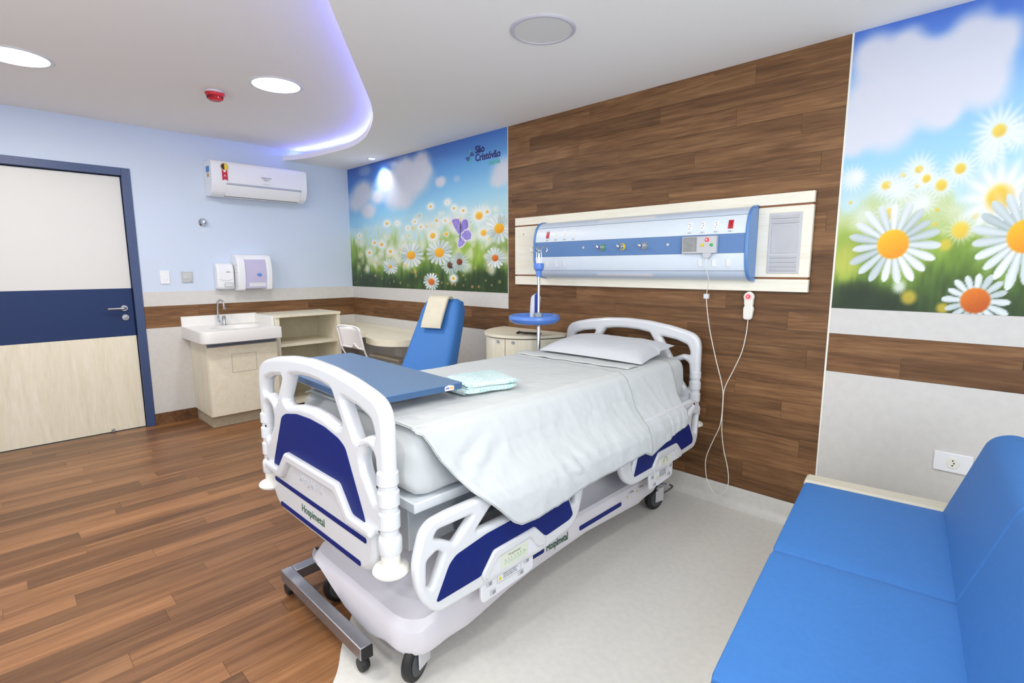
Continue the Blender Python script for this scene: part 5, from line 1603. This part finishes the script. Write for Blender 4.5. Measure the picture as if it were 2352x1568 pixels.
def fold_layer(name, w, l, z0, th, cx, cy, seed, rot=0):
    rings_ = []
    n = 22
    for i in range(n + 1):
        v = i / n; y = (v - .5) * l
        e = math.sqrt(max(0.02, 1 - abs(2 * v - 1) ** 6))
        ring = []
        for (a, c) in rc([(-w / 2, 0), (w / 2, 0), (w / 2, th), (-w / 2, th)], th * .49, 6):
            x = cx + a * (.97 + .05 * nz(v * 3, seed, 0, 1)); z_ = z0 + (c - th / 2) * e + th / 2 + .007 * nz(x * 10, y * 10, seed, 1) + .010 * nz(x * 4, y * 4, seed + 4, 1)
            ring.append((x + .01 * nz(y * 6, seed, 1, 1), y + cy, z_))
        rings_.append(ring)
    M_ = Matrix.Rotation(rot, 4, 'Z')
    rings_ = [[M_ @ Vector(p) for p in r] for r in rings_]
    return MB().rings(rings_).build(name, DOT, gn, local=True)


fold_layer('folded_layer', .205, .245, .002, .020, 0, -.01, 1)
fold_layer('folded_layer', .18, .235, .015, .018, -.008, .0, 2, .07)
fold_layer('folded_layer', .195, .24, .028, .020, -.002, .008, 3, -.05)
MB().tube(crv([(.08, -.12, .012), (.03, -.138, .014), (-.04, -.140, .014), (-.10, -.125, .012)], 5), [.011] * 16, 8).build('folded_layer', DOT, gn, local=True)
MB().tube(crv([(.03, -.125, .024), (-.03, -.138, .025), (-.08, -.134, .024), (-.115, -.112, .020)], 5), [.0085] * 16, 8).build('folded_layer', DOT, gn, local=True)

# ------------------------------------------------------------------ overbed table
ot = empty('overbed_table', (3.32, -1.82, 0), math.radians(-3.0), 'overbed table with slate blue top and grey steel floor frame at the bed foot', 'overbed table')
tb = MB().prism(rc([(-.475, -.205), (.475, -.205), (.475, .205), (-.475, .205)], .018, 5), .902, .926)
tb.build('tabletop', TABLEB, ot, local=True, bevel=.002)
MB().prism(rc([(-.4765, -.2065), (.4765, -.2065), (.4765, .2065), (-.4765, .2065)], .019, 5), .9025, .9235).build('edge_band', TABLEE, ot, local=True)
MB().box(-.45, .40, -.185, -.155, .886, .902).box(-.45, .40, .12, .15, .886, .902).box(-.44, -.40, -.155, .12, .886, .902).build('support_rail', LGREY, ot, local=True, bevel=.003)
MB().box(-.405, -.365, -.035, .025, .09, .886).build('column', BRUSH, ot, local=True, bevel=.004)
st = MB().prism(rc([(.0, .0), (.042, .0), (.042, .016), (.02, .021), (.0, .016)], .003, 3), 0, .0008, 'x')
M_ = Matrix.Translation((.4770, .118, .9045))
bmesh.ops.transform(st.bm, matrix=M_, verts=st.bm.verts[:])
st.build('sticker', mat('sticker_white', (236, 232, 226), .4), ot, local=True)
b = MB().box(.4778, .4782, .14, .158, .908, .918); b.build('sticker_mark', mat('sticker_orange2', (232, 190, 130), .5), ot, local=True)
b = MB().box(.4778, .4782, .122, .138, .911, .917); b.build('sticker_mark', mat('sticker_violet', (120, 110, 180), .5), ot, local=True)
# floor frame (its outline measured in room coordinates)
MB().box(3.185, 3.835, -2.128, -2.083, .062, .108).box(3.185, 3.235, -2.083, -1.6, .062, .108).box(3.235, 3.835, -1.645, -1.60, .062, .0845).box(2.90, 3.185, -1.86, -1.80, .062, .108).build('floor_frame', BRUSH, ot, bevel=.003)
MB().box(3.835, 3.842, -2.126, -2.085, .064, .106).build('end_plug', BLACK, ot, bevel=.001)
for (x, y) in ((3.808, -2.105), (3.21, -2.105), (3.21, -1.63)):
    MB().lathe([(0, -.015), (.022, -.015), (.026, -.008), (.026, .008), (.022, .015), (0, .015)], (x, y, .028), 'y', 18).box(x - .012, x + .012, y - .01, y + .01, .04, .063).build('caster', BLACK, ot)
